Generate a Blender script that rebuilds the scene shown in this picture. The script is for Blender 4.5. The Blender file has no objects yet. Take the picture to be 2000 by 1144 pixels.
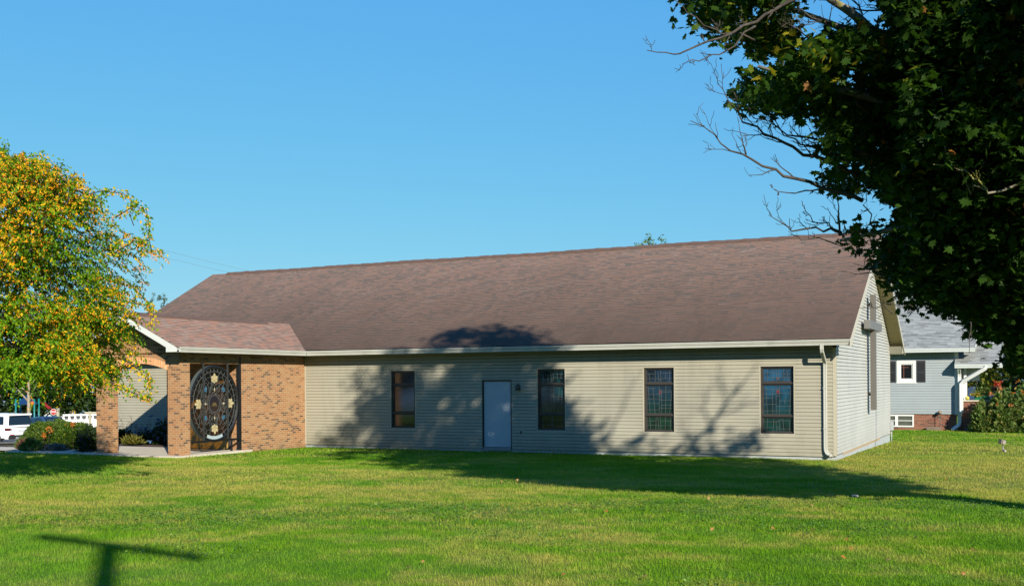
import bpy, bmesh, math, random
import numpy as np
from mathutils import Vector, Matrix
R=math.radians
SC=bpy.context.scene
COL=SC.collection
random.seed(7); rng=np.random.default_rng(11)

# ---------------------------------------------------------------- camera
FOC,YAW,ROLL,CX,CY,CAMH=2082.2,0.45177,0.0071683,1000.0,742.685,1.8809
cam=bpy.data.cameras.new('camera'); camo=bpy.data.objects.new('camera',cam); COL.objects.link(camo)
camo.matrix_world=Matrix.Translation((0,0,CAMH))@Matrix.Rotation(YAW,4,'Z')@Matrix.Rotation(R(90),4,'X')@Matrix.Rotation(-ROLL,4,'Z')
cam.sensor_width=36; cam.lens=FOC/2000*36; cam.shift_y=(CY-572)/2000; cam.clip_start=.1; cam.clip_end=3000
SC.camera=camo
# ---------------------------------------------------------------- sky and sun
SUN_EL=23.8; SUNV=Vector((.714*math.cos(R(SUN_EL)),-.700*math.cos(R(SUN_EL)),math.sin(R(SUN_EL)))).normalized()
w=bpy.data.worlds.new('World'); SC.world=w; w.use_nodes=True
nt=w.node_tree; bg=nt.nodes['Background']; sky=nt.nodes.new('ShaderNodeTexSky')
sky.sky_type='NISHITA'; sky.sun_disc=False; sky.sun_elevation=R(SUN_EL); sky.sun_rotation=R(134.4)
sky.altitude=0; sky.air_density=1.25; sky.dust_density=0.0; sky.ozone_density=8.0
sp_=nt.nodes.new('ShaderNodeSeparateColor'); cb_=nt.nodes.new('ShaderNodeCombineColor'); nt.links.new(sky.outputs[0],sp_.inputs[0])
for k_,(ex_,mu_) in enumerate(((.80,.43),(.49,1.11),(.08,3.05))):     # sky response graded per channel: deep azure overhead, pale cyan low down
    pw=nt.nodes.new('ShaderNodeMath'); pw.operation='POWER'; pw.inputs[1].default_value=ex_; nt.links.new(sp_.outputs[k_],pw.inputs[0])
    ml=nt.nodes.new('ShaderNodeMath'); ml.operation='MULTIPLY'; ml.inputs[1].default_value=mu_; nt.links.new(pw.outputs[0],ml.inputs[0]); nt.links.new(ml.outputs[0],cb_.inputs[k_])
nt.links.new(cb_.outputs[0],bg.inputs[0]); bg.inputs[1].default_value=.12
sl=bpy.data.lights.new('sun','SUN'); so=bpy.data.objects.new('sun',sl); COL.objects.link(so)
sl.energy=5.0; sl.angle=R(.53); sl.color=(1.0,.925,.77)
so.rotation_euler=SUNV.to_track_quat('Z','Y').to_euler(); so.location=(20,-20,30)
SC.view_settings.view_transform='Standard'; SC.view_settings.look='None'; SC.view_settings.gamma=1
SC.view_settings.exposure=1.0; SC.view_settings.use_curve_mapping=False
SC.cycles.max_bounces=6; SC.cycles.transparent_max_bounces=12

# ---------------------------------------------------------------- photo geometry: pixel -> point
FW=np.array([-math.sin(YAW),math.cos(YAW),0]); RT=np.array([math.cos(YAW),math.sin(YAW),0]); CAMP=np.array([0,0,CAMH])
def ray(x,y):
    a,b=x-CX,y-CY; c,s=math.cos(ROLL),math.sin(ROLL)
    u=c*a-s*b; v=s*a+c*b
    return FW+RT*u/FOC-np.array([0,0,1.])*v/FOC
def on_y(x,y,Y):
    d=ray(x,y); return CAMP+d*Y/d[1]
def on_d(x,y,D): return CAMP+ray(x,y)*D
def project(P):
    P=np.asarray(P,float)-CAMP; d=P@FW; u=FOC*(P@RT)/d; v=-FOC*P[...,2]/d
    c,s=math.cos(ROLL),math.sin(ROLL); return CX+c*u+s*v, CY-s*u+c*v, d
def smooth(e0,e1,x):
    t=np.clip((np.asarray(x,float)-e0)/(e1-e0),0,1); return t*t*(3-2*t)
def ground_z(X,Y):
    X=np.asarray(X,float); Y=np.asarray(Y,float)
    b=np.interp(Y,[-40,2,10,19,23.4,29,36,43,52,70,400],[.2,.17,.08,-.13,-.30,-.345,-.43,-.56,-.5,-.6,-1.2])
    d=np.maximum(0,-X-31.5)
    return b-.046*d+.01*np.sin(X*.9+Y*.4)*np.sin(Y*.7-X*.3)

# ---------------------------------------------------------------- node helpers
def N(nt,typ,ins=(),out=0,**props):
    n=nt.nodes.new(typ)
    for k,v in props.items(): setattr(n,k,v)
    it=ins.items() if isinstance(ins,dict) else enumerate(ins)
    for k,v in it:
        if v is None: continue
        if isinstance(v,bpy.types.NodeSocket): nt.links.new(v,n.inputs[k])
        else:
            s=n.inputs[k]
            if s.type=='RGBA' and len(v)==3: v=(*v,1)
            s.default_value=v
    return n.outputs[out]
def M(nt,op,a,b=None,c=None,clamp=False): return N(nt,'ShaderNodeMath',[a,b,c],operation=op,use_clamp=clamp)
def MIX(nt,f,a,b,mode='MIX'):
    n=nt.nodes.new('ShaderNodeMix'); n.data_type='RGBA'; n.blend_type=mode; n.clamp_factor=True
    for i,v in ((0,f),(6,a),(7,b)):
        if isinstance(v,bpy.types.NodeSocket): nt.links.new(v,n.inputs[i])
        elif i==0: n.inputs[0].default_value=v
        else: n.inputs[i].default_value=(*v,1) if len(v)==3 else v
    return n.outputs[2]
def NOISE(nt,vec,scale,detail=3,rough=.55,out=0): return N(nt,'ShaderNodeTexNoise',{'Vector':vec,'Scale':scale,'Detail':detail,'Roughness':rough},out)
def RAMP(nt,f,stops,mode='LINEAR'):
    n=nt.nodes.new('ShaderNodeValToRGB'); cr=n.color_ramp; cr.interpolation=mode
    while len(cr.elements)<len(stops): cr.elements.new(.5)
    for e,(p,c) in zip(cr.elements,stops): e.position=p; e.color=(*c,1) if not isinstance(c,(int,float)) else (c,c,c,1)
    nt.links.new(f,n.inputs[0]); return n.outputs[0]
def MR(nt,v,a,b,c=0.,d=1.): return N(nt,'ShaderNodeMapRange',{0:v,1:a,2:b,3:c,4:d},clamp=True)
def POS(nt): return N(nt,'ShaderNodeNewGeometry')
def SCALE(nt,v,s): return N(nt,'ShaderNodeVectorMath',[v,s],operation='MULTIPLY')
def XYZ(nt,v):
    n=nt.nodes.new('ShaderNodeSeparateXYZ'); nt.links.new(v,n.inputs[0]); return n.outputs[0],n.outputs[1],n.outputs[2]
def UV(nt):
    n=nt.nodes.new('ShaderNodeUVMap'); n.uv_map='UVMap'; return n.outputs[0]
def newmat(name):
    m=bpy.data.materials.new(name); m.use_nodes=True; return m,m.node_tree,m.node_tree.nodes['Principled BSDF']
def P(nt,b,**kw):
    for k,v in kw.items():
        k={'color':'Base Color','rough':'Roughness','spec':'Specular IOR Level','metal':'Metallic','normal':'Normal','coat':'Coat Weight','ior':'IOR','trans':'Transmission Weight'}[k]
        if isinstance(v,bpy.types.NodeSocket): nt.links.new(v,b.inputs[k])
        else: b.inputs[k].default_value=(*v,1) if (k=='Base Color') else v
def BUMP(nt,h,strength=.5,dist=.01): return N(nt,'ShaderNodeBump',{'Strength':strength,'Distance':dist,'Height':h})
MATS={}
KA=.545      # the photograph is exposed for the sunlit faces: base colours are set against that exposure
def kk(c,k=None): return tuple(x*(KA if k is None else k) for x in c)
def plain(name,col,rough=.6,var=.12,scale=3.,spec=.3,metal=0.,bump=0.,coat=0.):
    """a paint / stone / plastic with uneven tone"""
    if name in MATS: return MATS[name]
    m,nt,b=newmat(name); p=POS(nt)
    n=NOISE(nt,p,scale,5); n2=NOISE(nt,p,scale*9,2); col=kk(col,.70 if min(col)>.6 else KA)
    f=M(nt,'ADD',M(nt,'MULTIPLY',n,.7),M(nt,'MULTIPLY',n2,.3))
    c=MIX(nt,MR(nt,f,.3,.7),[x*(1-var) for x in col],[min(1,x*(1+var)) for x in col])
    P(nt,b,color=c,rough=rough,spec=spec,metal=metal,coat=coat)
    if bump: P(nt,b,normal=BUMP(nt,n2,bump,.005))
    MATS[name]=m; return m
def cells(nt,u,v,w,h,shift=.5):
    """running-bond cells: random value per cell, and the place inside it"""
    vr=M(nt,'DIVIDE',v,h); row=M(nt,'FLOOR',vr)
    rr=N(nt,'ShaderNodeTexWhiteNoise',{'W':row},noise_dimensions='1D')
    off=M(nt,'MULTIPLY',M(nt,'FLOORED_MODULO',row,2.),shift) if shift<=.5 else rr
    ur=M(nt,'ADD',M(nt,'DIVIDE',u,w),off); colm=M(nt,'FLOOR',ur)
    cv=N(nt,'ShaderNodeCombineXYZ',[colm,row,0.])
    rnd=N(nt,'ShaderNodeTexWhiteNoise',{'Vector':cv},noise_dimensions='2D')
    return rnd,M(nt,'FRACT',ur),M(nt,'FRACT',vr)
def edge(nt,f,e):   # 1 near either end of a 0-1 fraction
    return M(nt,'MAXIMUM',M(nt,'LESS_THAN',f,e),M(nt,'GREATER_THAN',f,1-e))
def brick_mat(name,stops,mortar):
    if name in MATS: return MATS[name]
    stops=[(q,kk(c)) for q,c in stops]; mortar=kk(mortar)
    m,nt,b=newmat(name); uv=UV(nt); u,v,_=XYZ(nt,uv)
    r,fu,fv=cells(nt,u,v,.2032,.0677)
    mo=M(nt,'MAXIMUM',edge(nt,fu,.03),edge(nt,fv,.085))
    p=POS(nt); n=NOISE(nt,p,28,4); big=NOISE(nt,p,.9,3)
    r2=M(nt,'ADD',r,M(nt,'MULTIPLY',M(nt,'SUBTRACT',n,.5),.35),clamp=True)
    c=RAMP(nt,r2,stops)
    c=MIX(nt,MR(nt,big,.35,.7,0,.25),c,(.27,.16,.085))
    c=MIX(nt,mo,c,mortar)
    _,_,pz=XYZ(nt,p); damp=M(nt,'MULTIPLY',MR(nt,pz,.15,-.3),MR(nt,NOISE(nt,p,3,3),.4,.65))
    c=MIX(nt,M(nt,'MULTIPLY',damp,.5),c,(.16,.11,.07))
    h=M(nt,'SUBTRACT',M(nt,'MULTIPLY',n,.3),mo)
    P(nt,b,color=c,rough=.9,spec=.15,normal=BUMP(nt,h,.6,.006)); MATS[name]=m; return m
def shingle_mat(name,stops,stain,stain_amt,w=.24,h=.127):
    if name in MATS: return MATS[name]
    stops=[(q,kk(c)) for q,c in stops]; stain=kk(stain)
    m,nt,b=newmat(name); uv=UV(nt); u,v,_=XYZ(nt,uv)
    r,fu,fv=cells(nt,u,v,w,h,.9)
    r2,_,_=cells(nt,u,v,w*3.1,h,.9)
    f=M(nt,'ADD',M(nt,'MULTIPLY',r,.88),M(nt,'MULTIPLY',r2,.12))
    c=RAMP(nt,f,stops)
    p=POS(nt); g=NOISE(nt,p,160,2)
    c=MIX(nt,.36,c,MIX(nt,g,(.02,.02,.02),(.23,.205,.19)))
    st=NOISE(nt,SCALE(nt,uv,(.55,.16,1)),1.,5,.6); st2=NOISE(nt,SCALE(nt,uv,(1.6,.5,1)),1.,4,.6)
    sv=MR(nt,v,34.6,27.6); sf=M(nt,'MULTIPLY',MR(nt,M(nt,'ADD',M(nt,'ADD',M(nt,'MULTIPLY',st,.32),M(nt,'MULTIPLY',st2,.16)),M(nt,'MULTIPLY',sv,.55)),.22,.87),stain_amt)
    c=MIX(nt,sf,c,stain)
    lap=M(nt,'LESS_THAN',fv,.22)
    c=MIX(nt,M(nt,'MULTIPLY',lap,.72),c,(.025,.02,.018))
    hh=M(nt,'SUBTRACT',M(nt,'ADD',M(nt,'MULTIPLY',M(nt,'SUBTRACT',1.,fv),.8),M(nt,'MULTIPLY',r,.5)),M(nt,'MULTIPLY',g,.3))
    P(nt,b,color=c,rough=.95,spec=.1,normal=BUMP(nt,hh,.55,.012)); MATS[name]=m; return m
def siding_mat(name,col,dirt,zd,streak=.5):
    if name in MATS: return MATS[name]
    col=kk(col); dirt=kk(dirt); m,nt,b=newmat(name); p=POS(nt)
    px,py,pz=XYZ(nt,p)
    big=NOISE(nt,p,.6,4); st=NOISE(nt,SCALE(nt,p,(2.2,2.2,.25)),1.,4,.6); fine=NOISE(nt,p,35,2)
    c=MIX(nt,MR(nt,big,.35,.65),[x*.93 for x in col],[x*1.05 for x in col])
    c=MIX(nt,M(nt,'MULTIPLY',MR(nt,st,.52,.75),streak),c,[x*.72 for x in col])
    d=M(nt,'MULTIPLY',MR(nt,pz,zd+.55,zd),MR(nt,NOISE(nt,p,2.4,4),.35,.7))
    c=MIX(nt,M(nt,'MULTIPLY',d,.65),c,dirt)
    c=MIX(nt,M(nt,'MULTIPLY',fine,.08),c,(.2,.18,.14))
    P(nt,b,color=c,rough=.55,spec=.25); MATS[name]=m; return m
def leaf_mat(name,stops,trans=.35,rough=.5,spec=.3,back=1.25):
    if name in MATS: return MATS[name]
    stops=[(q,kk(c)) for q,c in stops]; m,nt,b=newmat(name)
    t=N(nt,'ShaderNodeAttribute',out=2,attribute_name='tint')
    c=RAMP(nt,t,stops)
    p=POS(nt); c=MIX(nt,MR(nt,NOISE(nt,p,1.3,2),.35,.7,0,.35),c,[x*.6 for x in stops[0][1]])
    P(nt,b,color=c,rough=rough,spec=spec)
    tr=N(nt,'ShaderNodeBsdfTranslucent',[MIX(nt,1.,c,(back,back*1.05,back*.6),'MULTIPLY')])
    mx=N(nt,'ShaderNodeMixShader',[trans,b.outputs[0],tr])
    nt.links.new(mx,nt.nodes['Material Output'].inputs[0]); MATS[name]=m; return m
def bark_mat(name,c0,c1,lichen=None):
    if name in MATS: return MATS[name]
    c0=kk(c0); c1=kk(c1); lichen=kk(lichen) if lichen else None; m,nt,b=newmat(name); p=POS(nt)
    n=NOISE(nt,SCALE(nt,p,(14,14,3)),1.,5,.65); n2=NOISE(nt,p,6,3)
    c=MIX(nt,MR(nt,n,.35,.65),c0,c1)
    if lichen: c=MIX(nt,MR(nt,n2,.52,.62,0,.8),c,lichen)
    P(nt,b,color=c,rough=.9,spec=.1,normal=BUMP(nt,n,.7,.01)); MATS[name]=m; return m

# ---------------------------------------------------------------- mesh helpers
ORG={}
def put(o,parent=None):
    COL.objects.link(o)
    if parent is not None: o.parent=parent
    return o
def tag(o,label=None,cat=None,group=None,kind=None):
    for k,v in (('label',label),('category',cat),('group',group),('kind',kind)):
        if v: o[k]=v
    return o
def thing(name,loc,label,cat,group=None,rz=0):
    o=bpy.data.objects.new(name,None); o.empty_display_size=.2; COL.objects.link(o)
    o.location=loc; o.rotation_euler=(0,0,rz); ORG[o.name]=Vector(loc); return tag(o,label,cat,group)
class MB:
    """collects faces; build() links them as one mesh object with metre UVs"""
    def __init__(s): s.v=[]; s.f=[]; s.m=[]; s.sm=[]
    def add(s,vs,fs,mi=0,smooth=False):
        o=len(s.v); s.v+= [tuple(map(float,p)) for p in vs]
        for f in fs: s.f.append([i+o for i in f]); s.m.append(mi); s.sm.append(smooth)
        return s
    def quad(s,a,b,c,d,mi=0): return s.add([a,b,c,d],[(0,1,2,3)],mi)
    def poly(s,ps,mi=0): return s.add(ps,[tuple(range(len(ps)))],mi)
    def box(s,a,b,mi=0,bev=0.):
        x0,x1=sorted((a[0],b[0])); y0,y1=sorted((a[1],b[1])); z0,z1=sorted((a[2],b[2]))
        if bev<=0:
            vs=[(x,y,z) for z in(z0,z1) for y in(y0,y1) for x in(x0,x1)]
            return s.add(vs,[(0,2,3,1),(4,5,7,6),(0,1,5,4),(2,6,7,3),(0,4,6,2),(1,3,7,5)],mi)
        bm=bmesh.new(); bmesh.ops.create_cube(bm,size=1)
        for v in bm.verts: v.co=Vector(((x0+x1)/2+v.co.x*(x1-x0),(y0+y1)/2+v.co.y*(y1-y0),(z0+z1)/2+v.co.z*(z1-z0)))
        bmesh.ops.bevel(bm,geom=bm.edges[:],offset=bev,segments=2,affect='EDGES',profile=.5)
        return s.bm(bm,mi)
    def bm(s,bm,mi=0,mat=None,smooth=False):
        bm.verts.index_update()
        vs=[(mat@v.co if mat else v.co) for v in bm.verts]
        s.add(vs,[[v.index for v in f.verts] for f in bm.faces],mi,smooth); bm.free(); return s
    def obox(s,c,ax,ay,az,hx,hy,hz,mi=0):
        c,ax,ay,az=(Vector(t) for t in (c,ax,ay,az))
        vs=[c+ax*(x*hx)+ay*(y*hy)+az*(z*hz) for z in(-1,1) for y in(-1,1) for x in(-1,1)]
        return s.add(vs,[(0,2,3,1),(4,5,7,6),(0,1,5,4),(2,6,7,3),(0,4,6,2),(1,3,7,5)],mi)
    def bar(s,a,b,wd,ht,mi=0,up=(0,0,1)):
        a,b=Vector(a),Vector(b); d=(b-a); L=d.length; d.normalize(); up=Vector(up)
        if abs(d.dot(up))>.98: up=Vector((0,1,0))
        sx=d.cross(up).normalized(); uz=sx.cross(d)
        return s.obox((a+b)/2,d,sx,uz,L/2,wd/2,ht/2,mi)
    def tube(s,pts,rad,n=8,mi=0,cap=True,smooth=True):
        pts=[Vector(p) for p in pts]; k=len(pts); rad=[rad]*k if isinstance(rad,(int,float)) else rad
        o=[]; t0=None; ref=None
        for i,p in enumerate(pts):
            t=(pts[min(i+1,k-1)]-pts[max(i-1,0)]).normalized()
            if ref is None:
                ref=Vector((0,0,1)) if abs(t.z)<.9 else Vector((1,0,0))
            x=(ref-t*ref.dot(t)).normalized(); y=t.cross(x); ref=x
            for j in range(n):
                a=2*math.pi*j/n; o.append(p+(x*math.cos(a)+y*math.sin(a))*rad[i])
        fs=[(i*n+j,i*n+(j+1)%n,(i+1)*n+(j+1)%n,(i+1)*n+j) for i in range(k-1) for j in range(n)]
        if cap: fs+= [tuple(range(n))[::-1],tuple(range((k-1)*n,k*n))]
        return s.add(o,fs,mi,smooth)
    def extrude(s,prof,a,b,ax,ay,mi=0):
        """closed profile [(u,v)] swept from a to b, u along ax, v along ay"""
        a,b,ax,ay=(Vector(t) for t in (a,b,ax,ay)); n=len(prof)
        vs=[a+ax*u+ay*v for u,v in prof]+[b+ax*u+ay*v for u,v in prof]
        fs=[(i,(i+1)%n,n+(i+1)%n,n+i) for i in range(n)]+[tuple(range(n))[::-1],tuple(range(n,2*n))]
        return s.add(vs,fs,mi)
    def lathe(s,prof,c,n=20,mi=0,axis='Z',smooth=True):
        vs=[]; k=len(prof)
        for r,z in prof:
            for j in range(n):
                a=2*math.pi*j/n; q=(r*math.cos(a),r*math.sin(a),z)
                if axis=='Y': q=(q[0],q[2],q[1])
                if axis=='X': q=(q[2],q[0],q[1])
                vs.append((c[0]+q[0],c[1]+q[1],c[2]+q[2]))
        fs=[(i*n+j,i*n+(j+1)%n,(i+1)*n+(j+1)%n,(i+1)*n+j) for i in range(k-1) for j in range(n)]
        return s.add(vs,fs,mi,smooth)
    def blob(s,c,r,seed=0,sub=2,amp=.15,mi=0):
        bm=bmesh.new(); bmesh.ops.create_icosphere(bm,subdivisions=sub,radius=1)
        rr=random.Random(seed)
        for v in bm.verts:
            k=1+rr.uniform(-amp,amp); v.co=Vector((c[0]+v.co.x*r[0]*k,c[1]+v.co.y*r[1]*k,c[2]+v.co.z*r[2]*k))
        return s.bm(bm,mi,smooth=True)
    def siding(s,O,T,Nn,u0,u1,z0,z1,ops=(),course=.1016,ufun=None,mi=0,lip=.031):
        O,T,Nn=Vector(O),Vector(T),Vector(Nn); Z=Vector((0,0,1))
        def pt(u,z,o): return O+T*u+Z*(z-O.z)+Nn*o
        z=z0
        while z<z1-1e-5:
            zt=min(z+course,z1)
            off=lambda q: (lip-.25*lip*(q-z)/(.84*course) if q-z<=.84*course+1e-6 else .75*lip*(1-(q-z-.84*course)/(.16*course)))+.002
            if ufun:
                a,b=ufun(z); c,d=ufun(zt)
                if b-a>.02:
                    s.quad(pt(a,z,off(z)),pt(b,z,off(z)),pt(d,zt,off(zt)),pt(c,zt,off(zt)),mi)
                    s.quad(pt(a,z,0),pt(b,z,0),pt(b,z,off(z)),pt(a,z,off(z)),mi)
            else:
                bx=sorted({u0,u1}|{q for o in ops for q in (o[0],o[1]) if u0<q<u1})
                for a,b in zip(bx[:-1],bx[1:]):
                    segs=[(z,zt)]
                    for o in ops:
                        if o[0]<=a+1e-6 and o[1]>=b-1e-6:
                            ns=[]
                            for q0,q1 in segs:
                                if o[2]>q0: ns.append((q0,min(q1,o[2])))
                                if o[3]<q1: ns.append((max(q0,o[3]),q1))
                            segs=[g for g in ns if g[1]-g[0]>1e-4]
                    kk_=z+.84*course
                    segs=[g for q0,q1 in segs for g in ([(q0,kk_),(kk_,q1)] if q0<kk_-1e-4 and q1>kk_+1e-4 else [(q0,q1)])]
                    for q0,q1 in segs:
                        s.quad(pt(a,q0,off(q0)),pt(b,q0,off(q0)),pt(b,q1,off(q1)),pt(a,q1,off(q1)),mi)
                        if abs(q0-z)<1e-6: s.quad(pt(a,z,0),pt(b,z,0),pt(b,z,off(z)),pt(a,z,off(z)),mi)
            z+=course
        return s
    def build(s,name,mats,parent=None,local=False):
        me=bpy.data.meshes.new(name)
        org=Vector((0,0,0))
        if parent is not None and not local: org=ORG.get(parent.name,org)
        me.from_pydata([(a-org.x,b-org.y,c-org.z) for a,b,c in s.v],[],s.f)
        mats=mats if isinstance(mats,(list,tuple)) else [mats]
        for m in mats: me.materials.append(m)
        me.polygons.foreach_set('material_index',s.m); me.polygons.foreach_set('use_smooth',s.sm)
        uvl=me.uv_layers.new(name='UVMap'); dat=np.zeros(len(me.loops)*2,np.float32)
        for p in me.polygons:
            n=p.normal
            if abs(n.z)>.97: tx,ty=Vector((1,0,0)),Vector((0,1,0))
            else:
                tx=Vector((0,0,1)).cross(n).normalized(); ty=n.cross(tx)
            for li in p.loop_indices:
                q=Vector(s.v[me.loops[li].vertex_index]); dat[2*li]=q.dot(tx); dat[2*li+1]=q.dot(ty)
        uvl.data.foreach_set('uv',dat)
        me.update(); o=put(bpy.data.objects.new(name,me),parent)
        ORG[o.name]=org; return o
def empty_part(name,parent):
    o=bpy.data.objects.new(name,None); o.empty_display_size=.1; put(o,parent); ORG[o.name]=ORG[parent.name]; return o
def copy_tree(o,parent=None):
    c=o.copy(); COL.objects.link(c); c.parent=parent
    for ch in o.children: copy_tree(ch,c)
    return c
def np_mesh(name,verts,faces_flat,per,mat,parent=None,tint=None,smooth=False,world=True):
    """fast mesh from numpy: every face has `per` corners"""
    verts=np.asarray(verts,np.float32)
    if parent is not None and world: verts=verts-np.array(ORG.get(parent.name,Vector((0,0,0))),np.float32)
    me=bpy.data.meshes.new(name); nf=len(faces_flat)//per
    me.vertices.add(len(verts)); me.vertices.foreach_set('co',verts.ravel())
    me.loops.add(len(faces_flat)); me.loops.foreach_set('vertex_index',np.asarray(faces_flat,np.int32))
    me.polygons.add(nf); me.polygons.foreach_set('loop_start',np.arange(nf,dtype=np.int32)*per)
    if tint is not None:
        at=me.attributes.new('tint','FLOAT','POINT'); at.data.foreach_set('value',np.asarray(tint,np.float32))
    me.materials.append(mat); me.update(calc_edges=True)
    o=put(bpy.data.objects.new(name,me),parent); ORG[o.name]=ORG.get(parent.name,Vector((0,0,0))) if parent is not None else Vector((0,0,0)); return o
def unit(v): return v/np.maximum(np.linalg.norm(v,axis=-1,keepdims=True),1e-9)
def leaves(name,C,D,Nn,size,tint,templ,tris,mat,parent=None):
    """C centres, D length directions, Nn normals (N,3); templ (k,3): across, along, up"""
    C=np.asarray(C,float); D=unit(np.asarray(D,float)); S=unit(np.cross(D,Nn)); U=np.cross(S,D)
    t=np.asarray(templ,float); k=len(t); size=np.broadcast_to(size,(len(C),))
    V=C[:,None,:]+size[:,None,None]*(S[:,None,:]*t[None,:,0,None]+D[:,None,:]*t[None,:,1,None]+U[:,None,:]*t[None,:,2,None])
    F=(np.arange(len(C))[:,None,None]*k+np.asarray(tris)[None]).reshape(-1)
    return np_mesh(name,V.reshape(-1,3),F,3,mat,parent,np.repeat(tint,k))
OVAL=([(0,0,0),(.26,.35,.06),(.2,.7,.05),(0,1,-.06),(-.2,.7,.05),(-.26,.35,.06),(0,.5,-.02)],[(0,1,6),(1,2,6),(2,3,6),(3,4,6),(4,5,6),(5,0,6)])
_m=[(0,0),(.12,.10),(.42,.02),(.36,.2),(.6,.45),(.34,.5),(.36,.66),(.14,.6),(0,1),(-.14,.6),(-.36,.66),(-.34,.5),(-.6,.45),(-.36,.2),(-.42,.02),(-.12,.10)]
MAPLE=([(x,y,-.12*abs(x)-.1*max(0,y-.5)) for x,y in _m]+[(0,.35,.03)],[(i,(i+1)%16,16) for i in range(16)])
DIAM=([(0,0,0),(.45,.5,.05),(0,1,0),(-.45,.5,.05)],[(0,1,2),(0,2,3)])
BLADE=([(-.5,0,0),(.5,0,0),(0,1,0)],[(0,1,2)])
def randunit(n): return unit(rng.normal(size=(n,3)))
def in_poly(x,y,poly):
    x=np.asarray(x); y=np.asarray(y); r=np.zeros(x.shape,bool); n=len(poly)
    for i in range(n):
        x1,y1=poly[i]; x2,y2=poly[(i+1)%n]
        if y1==y2: continue
        c=((y1>y)!=(y2>y))&(x<(x2-x1)*(y-y1)/(y2-y1)+x1); r^=c
    return r
# ---------------------------------------------------------------- materials
SIDING=siding_mat('beige_siding',(.49,.462,.368),(.28,.26,.17),-.3)
GABLE_SID=siding_mat('bleached_siding',(.63,.635,.605),(.42,.40,.33),-.3,.25)
TRIM=plain('beige_trim',(.58,.53,.41),.5,.06)
GUTTER=plain('pale_gutter_paint',(.60,.60,.54),.45,.10,2.)
WHITE=plain('white_paint',(.74,.75,.74),.45,.05)
SOFFIT=plain('tan_soffit',(.50,.40,.20),.6,.06)
FRAME=plain('bronze_frame',(.062,.055,.052),.4,.1,spec=.4)
DOORP=plain('grey_blue_door',(.55,.63,.72),.5,.06,2.)
CONC=plain('pale_concrete',(.74,.66,.53),.9,.12,2.5,bump=.3)
FOUND=plain('painted_foundation',(.52,.56,.58),.8,.12,3.,bump=.3)
RAWWOOD=plain('raw_wood',(.55,.40,.25),.8,.15,8.)
BLACKM=plain('black_steel',(.012,.013,.015),.35,.1,spec=.5)
GREYM=plain('weathered_steel',(.10,.12,.125),.4,.15,spec=.5)
LEAD=plain('lead_came',(.16,.18,.19),.4,.15,12,spec=.5)
BRICK=brick_mat('tan_brick',[(0,(.13,.075,.05)),(.13,(.17,.09,.06)),(.2,(.40,.17,.075)),(.5,(.50,.225,.095)),(.8,(.47,.25,.115)),(1,(.53,.29,.15))],(.62,.47,.30))
REDBRICK=brick_mat('red_brick',[(0,(.10,.04,.03)),(.3,(.24,.065,.04)),(.7,(.30,.085,.05)),(1,(.36,.14,.085))],(.40,.33,.28))
ROOF=shingle_mat('brown_shingles',[(0,(.18,.135,.108)),(.3,(.29,.19,.142)),(.55,(.375,.21,.142)),(.8,(.44,.23,.155)),(1,(.39,.285,.225))],(.122,.084,.063),.95)
ROOF2=shingle_mat('clean_brown_shingles',[(0,(.34,.225,.17)),(.35,(.52,.285,.195)),(.6,(.70,.32,.195)),(1,(.56,.42,.32))],(.2,.15,.13),.12)
ROOFG=shingle_mat('grey_shingles',[(0,(.27,.30,.31)),(.25,(.41,.455,.46)),(.7,(.54,.59,.59)),(1,(.68,.73,.73))],(.4,.43,.45),.2,.32,.14)
HOUSESID=siding_mat('blue_grey_siding',(.44,.50,.54),(.36,.42,.45),.2,.2)
def glass_mat(name,top,low,amt=.7):
    if name in MATS: return MATS[name]
    m,nt,b=newmat(name); p=POS(nt); _,_,z=XYZ(nt,p)
    n=NOISE(nt,p,9,3); f=MR(nt,M(nt,'ADD',z,M(nt,'MULTIPLY',n,.6)),1.0,2.3)
    c=MIX(nt,f,low,top); c=MIX(nt,MR(nt,NOISE(nt,p,3.3,2),.4,.62,0,amt),c,(.004,.006,.008))
    P(nt,b,color=c,rough=.06,spec=.6,ior=1.55,normal=BUMP(nt,NOISE(nt,p,22,2),.12,.004)); MATS[name]=m; return m
G_BLUE=glass_mat('blue_stained_glass',(.008,.058,.12),(.004,.026,.026))
G_NAVY=glass_mat('navy_stained_glass',(.006,.020,.046),(.004,.024,.016))
G_TEAL=glass_mat('teal_stained_glass',(.006,.050,.060),(.004,.012,.009),.9)
G_RED=glass_mat('red_stained_glass',(.16,.008,.012),(.10,.01,.01),.2)
G_DARK=glass_mat('dark_window_glass',(.006,.007,.009),(.005,.006,.006),.2)
for m_,ior_ in ((G_DARK,1.8),(G_BLUE,1.5),(G_NAVY,1.5),(G_TEAL,1.5)): m_.node_tree.nodes['Principled BSDF'].inputs['IOR'].default_value=ior_

# ---------------------------------------------------------------- the church
XG,XL,YF,YB=-4.749,-31.62,30.0,42.46          # gable wall, left end, front wall, back wall
XRK,XLK=-4.266,-32.08                         # roof edges over the gables
YE,ZE,YR,ZR=29.4,2.93,36.23,6.60              # eave line, ridge line
SL=(ZR-ZE)/(YR-YE)
XV0,XV1,YV=-25.62,-22.494,26.69               # brick entrance block
PX0,PX1,YP=-25.89,-22.494,23.98               # porch
church=thing('church_building',(-18,30,-.33),'long beige clapboard hall with brown shingle roof, brick porch and grey cross on its gable','building')
def cpart(mb,name,mat,parent=church): return mb.build(name,mat,parent)
wx=[-18.999,-13.676,-10.23,-6.795]; WW,WZ0,WZ1=.92,.345,2.225
DX,DW,DZ0,DZ1=-15.569,.973,-.213,1.871
ops=[(x-.03,x+WW+.03,WZ0-.035,WZ1+.03) for x in wx]+[(DX-.035,DX+DW+.035,-.4,DZ1+.035)]
mb=MB().siding((0,YF,0),(1,0,0),(0,-1,0),XL,XG-.07,-.262,2.79,ops)
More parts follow.
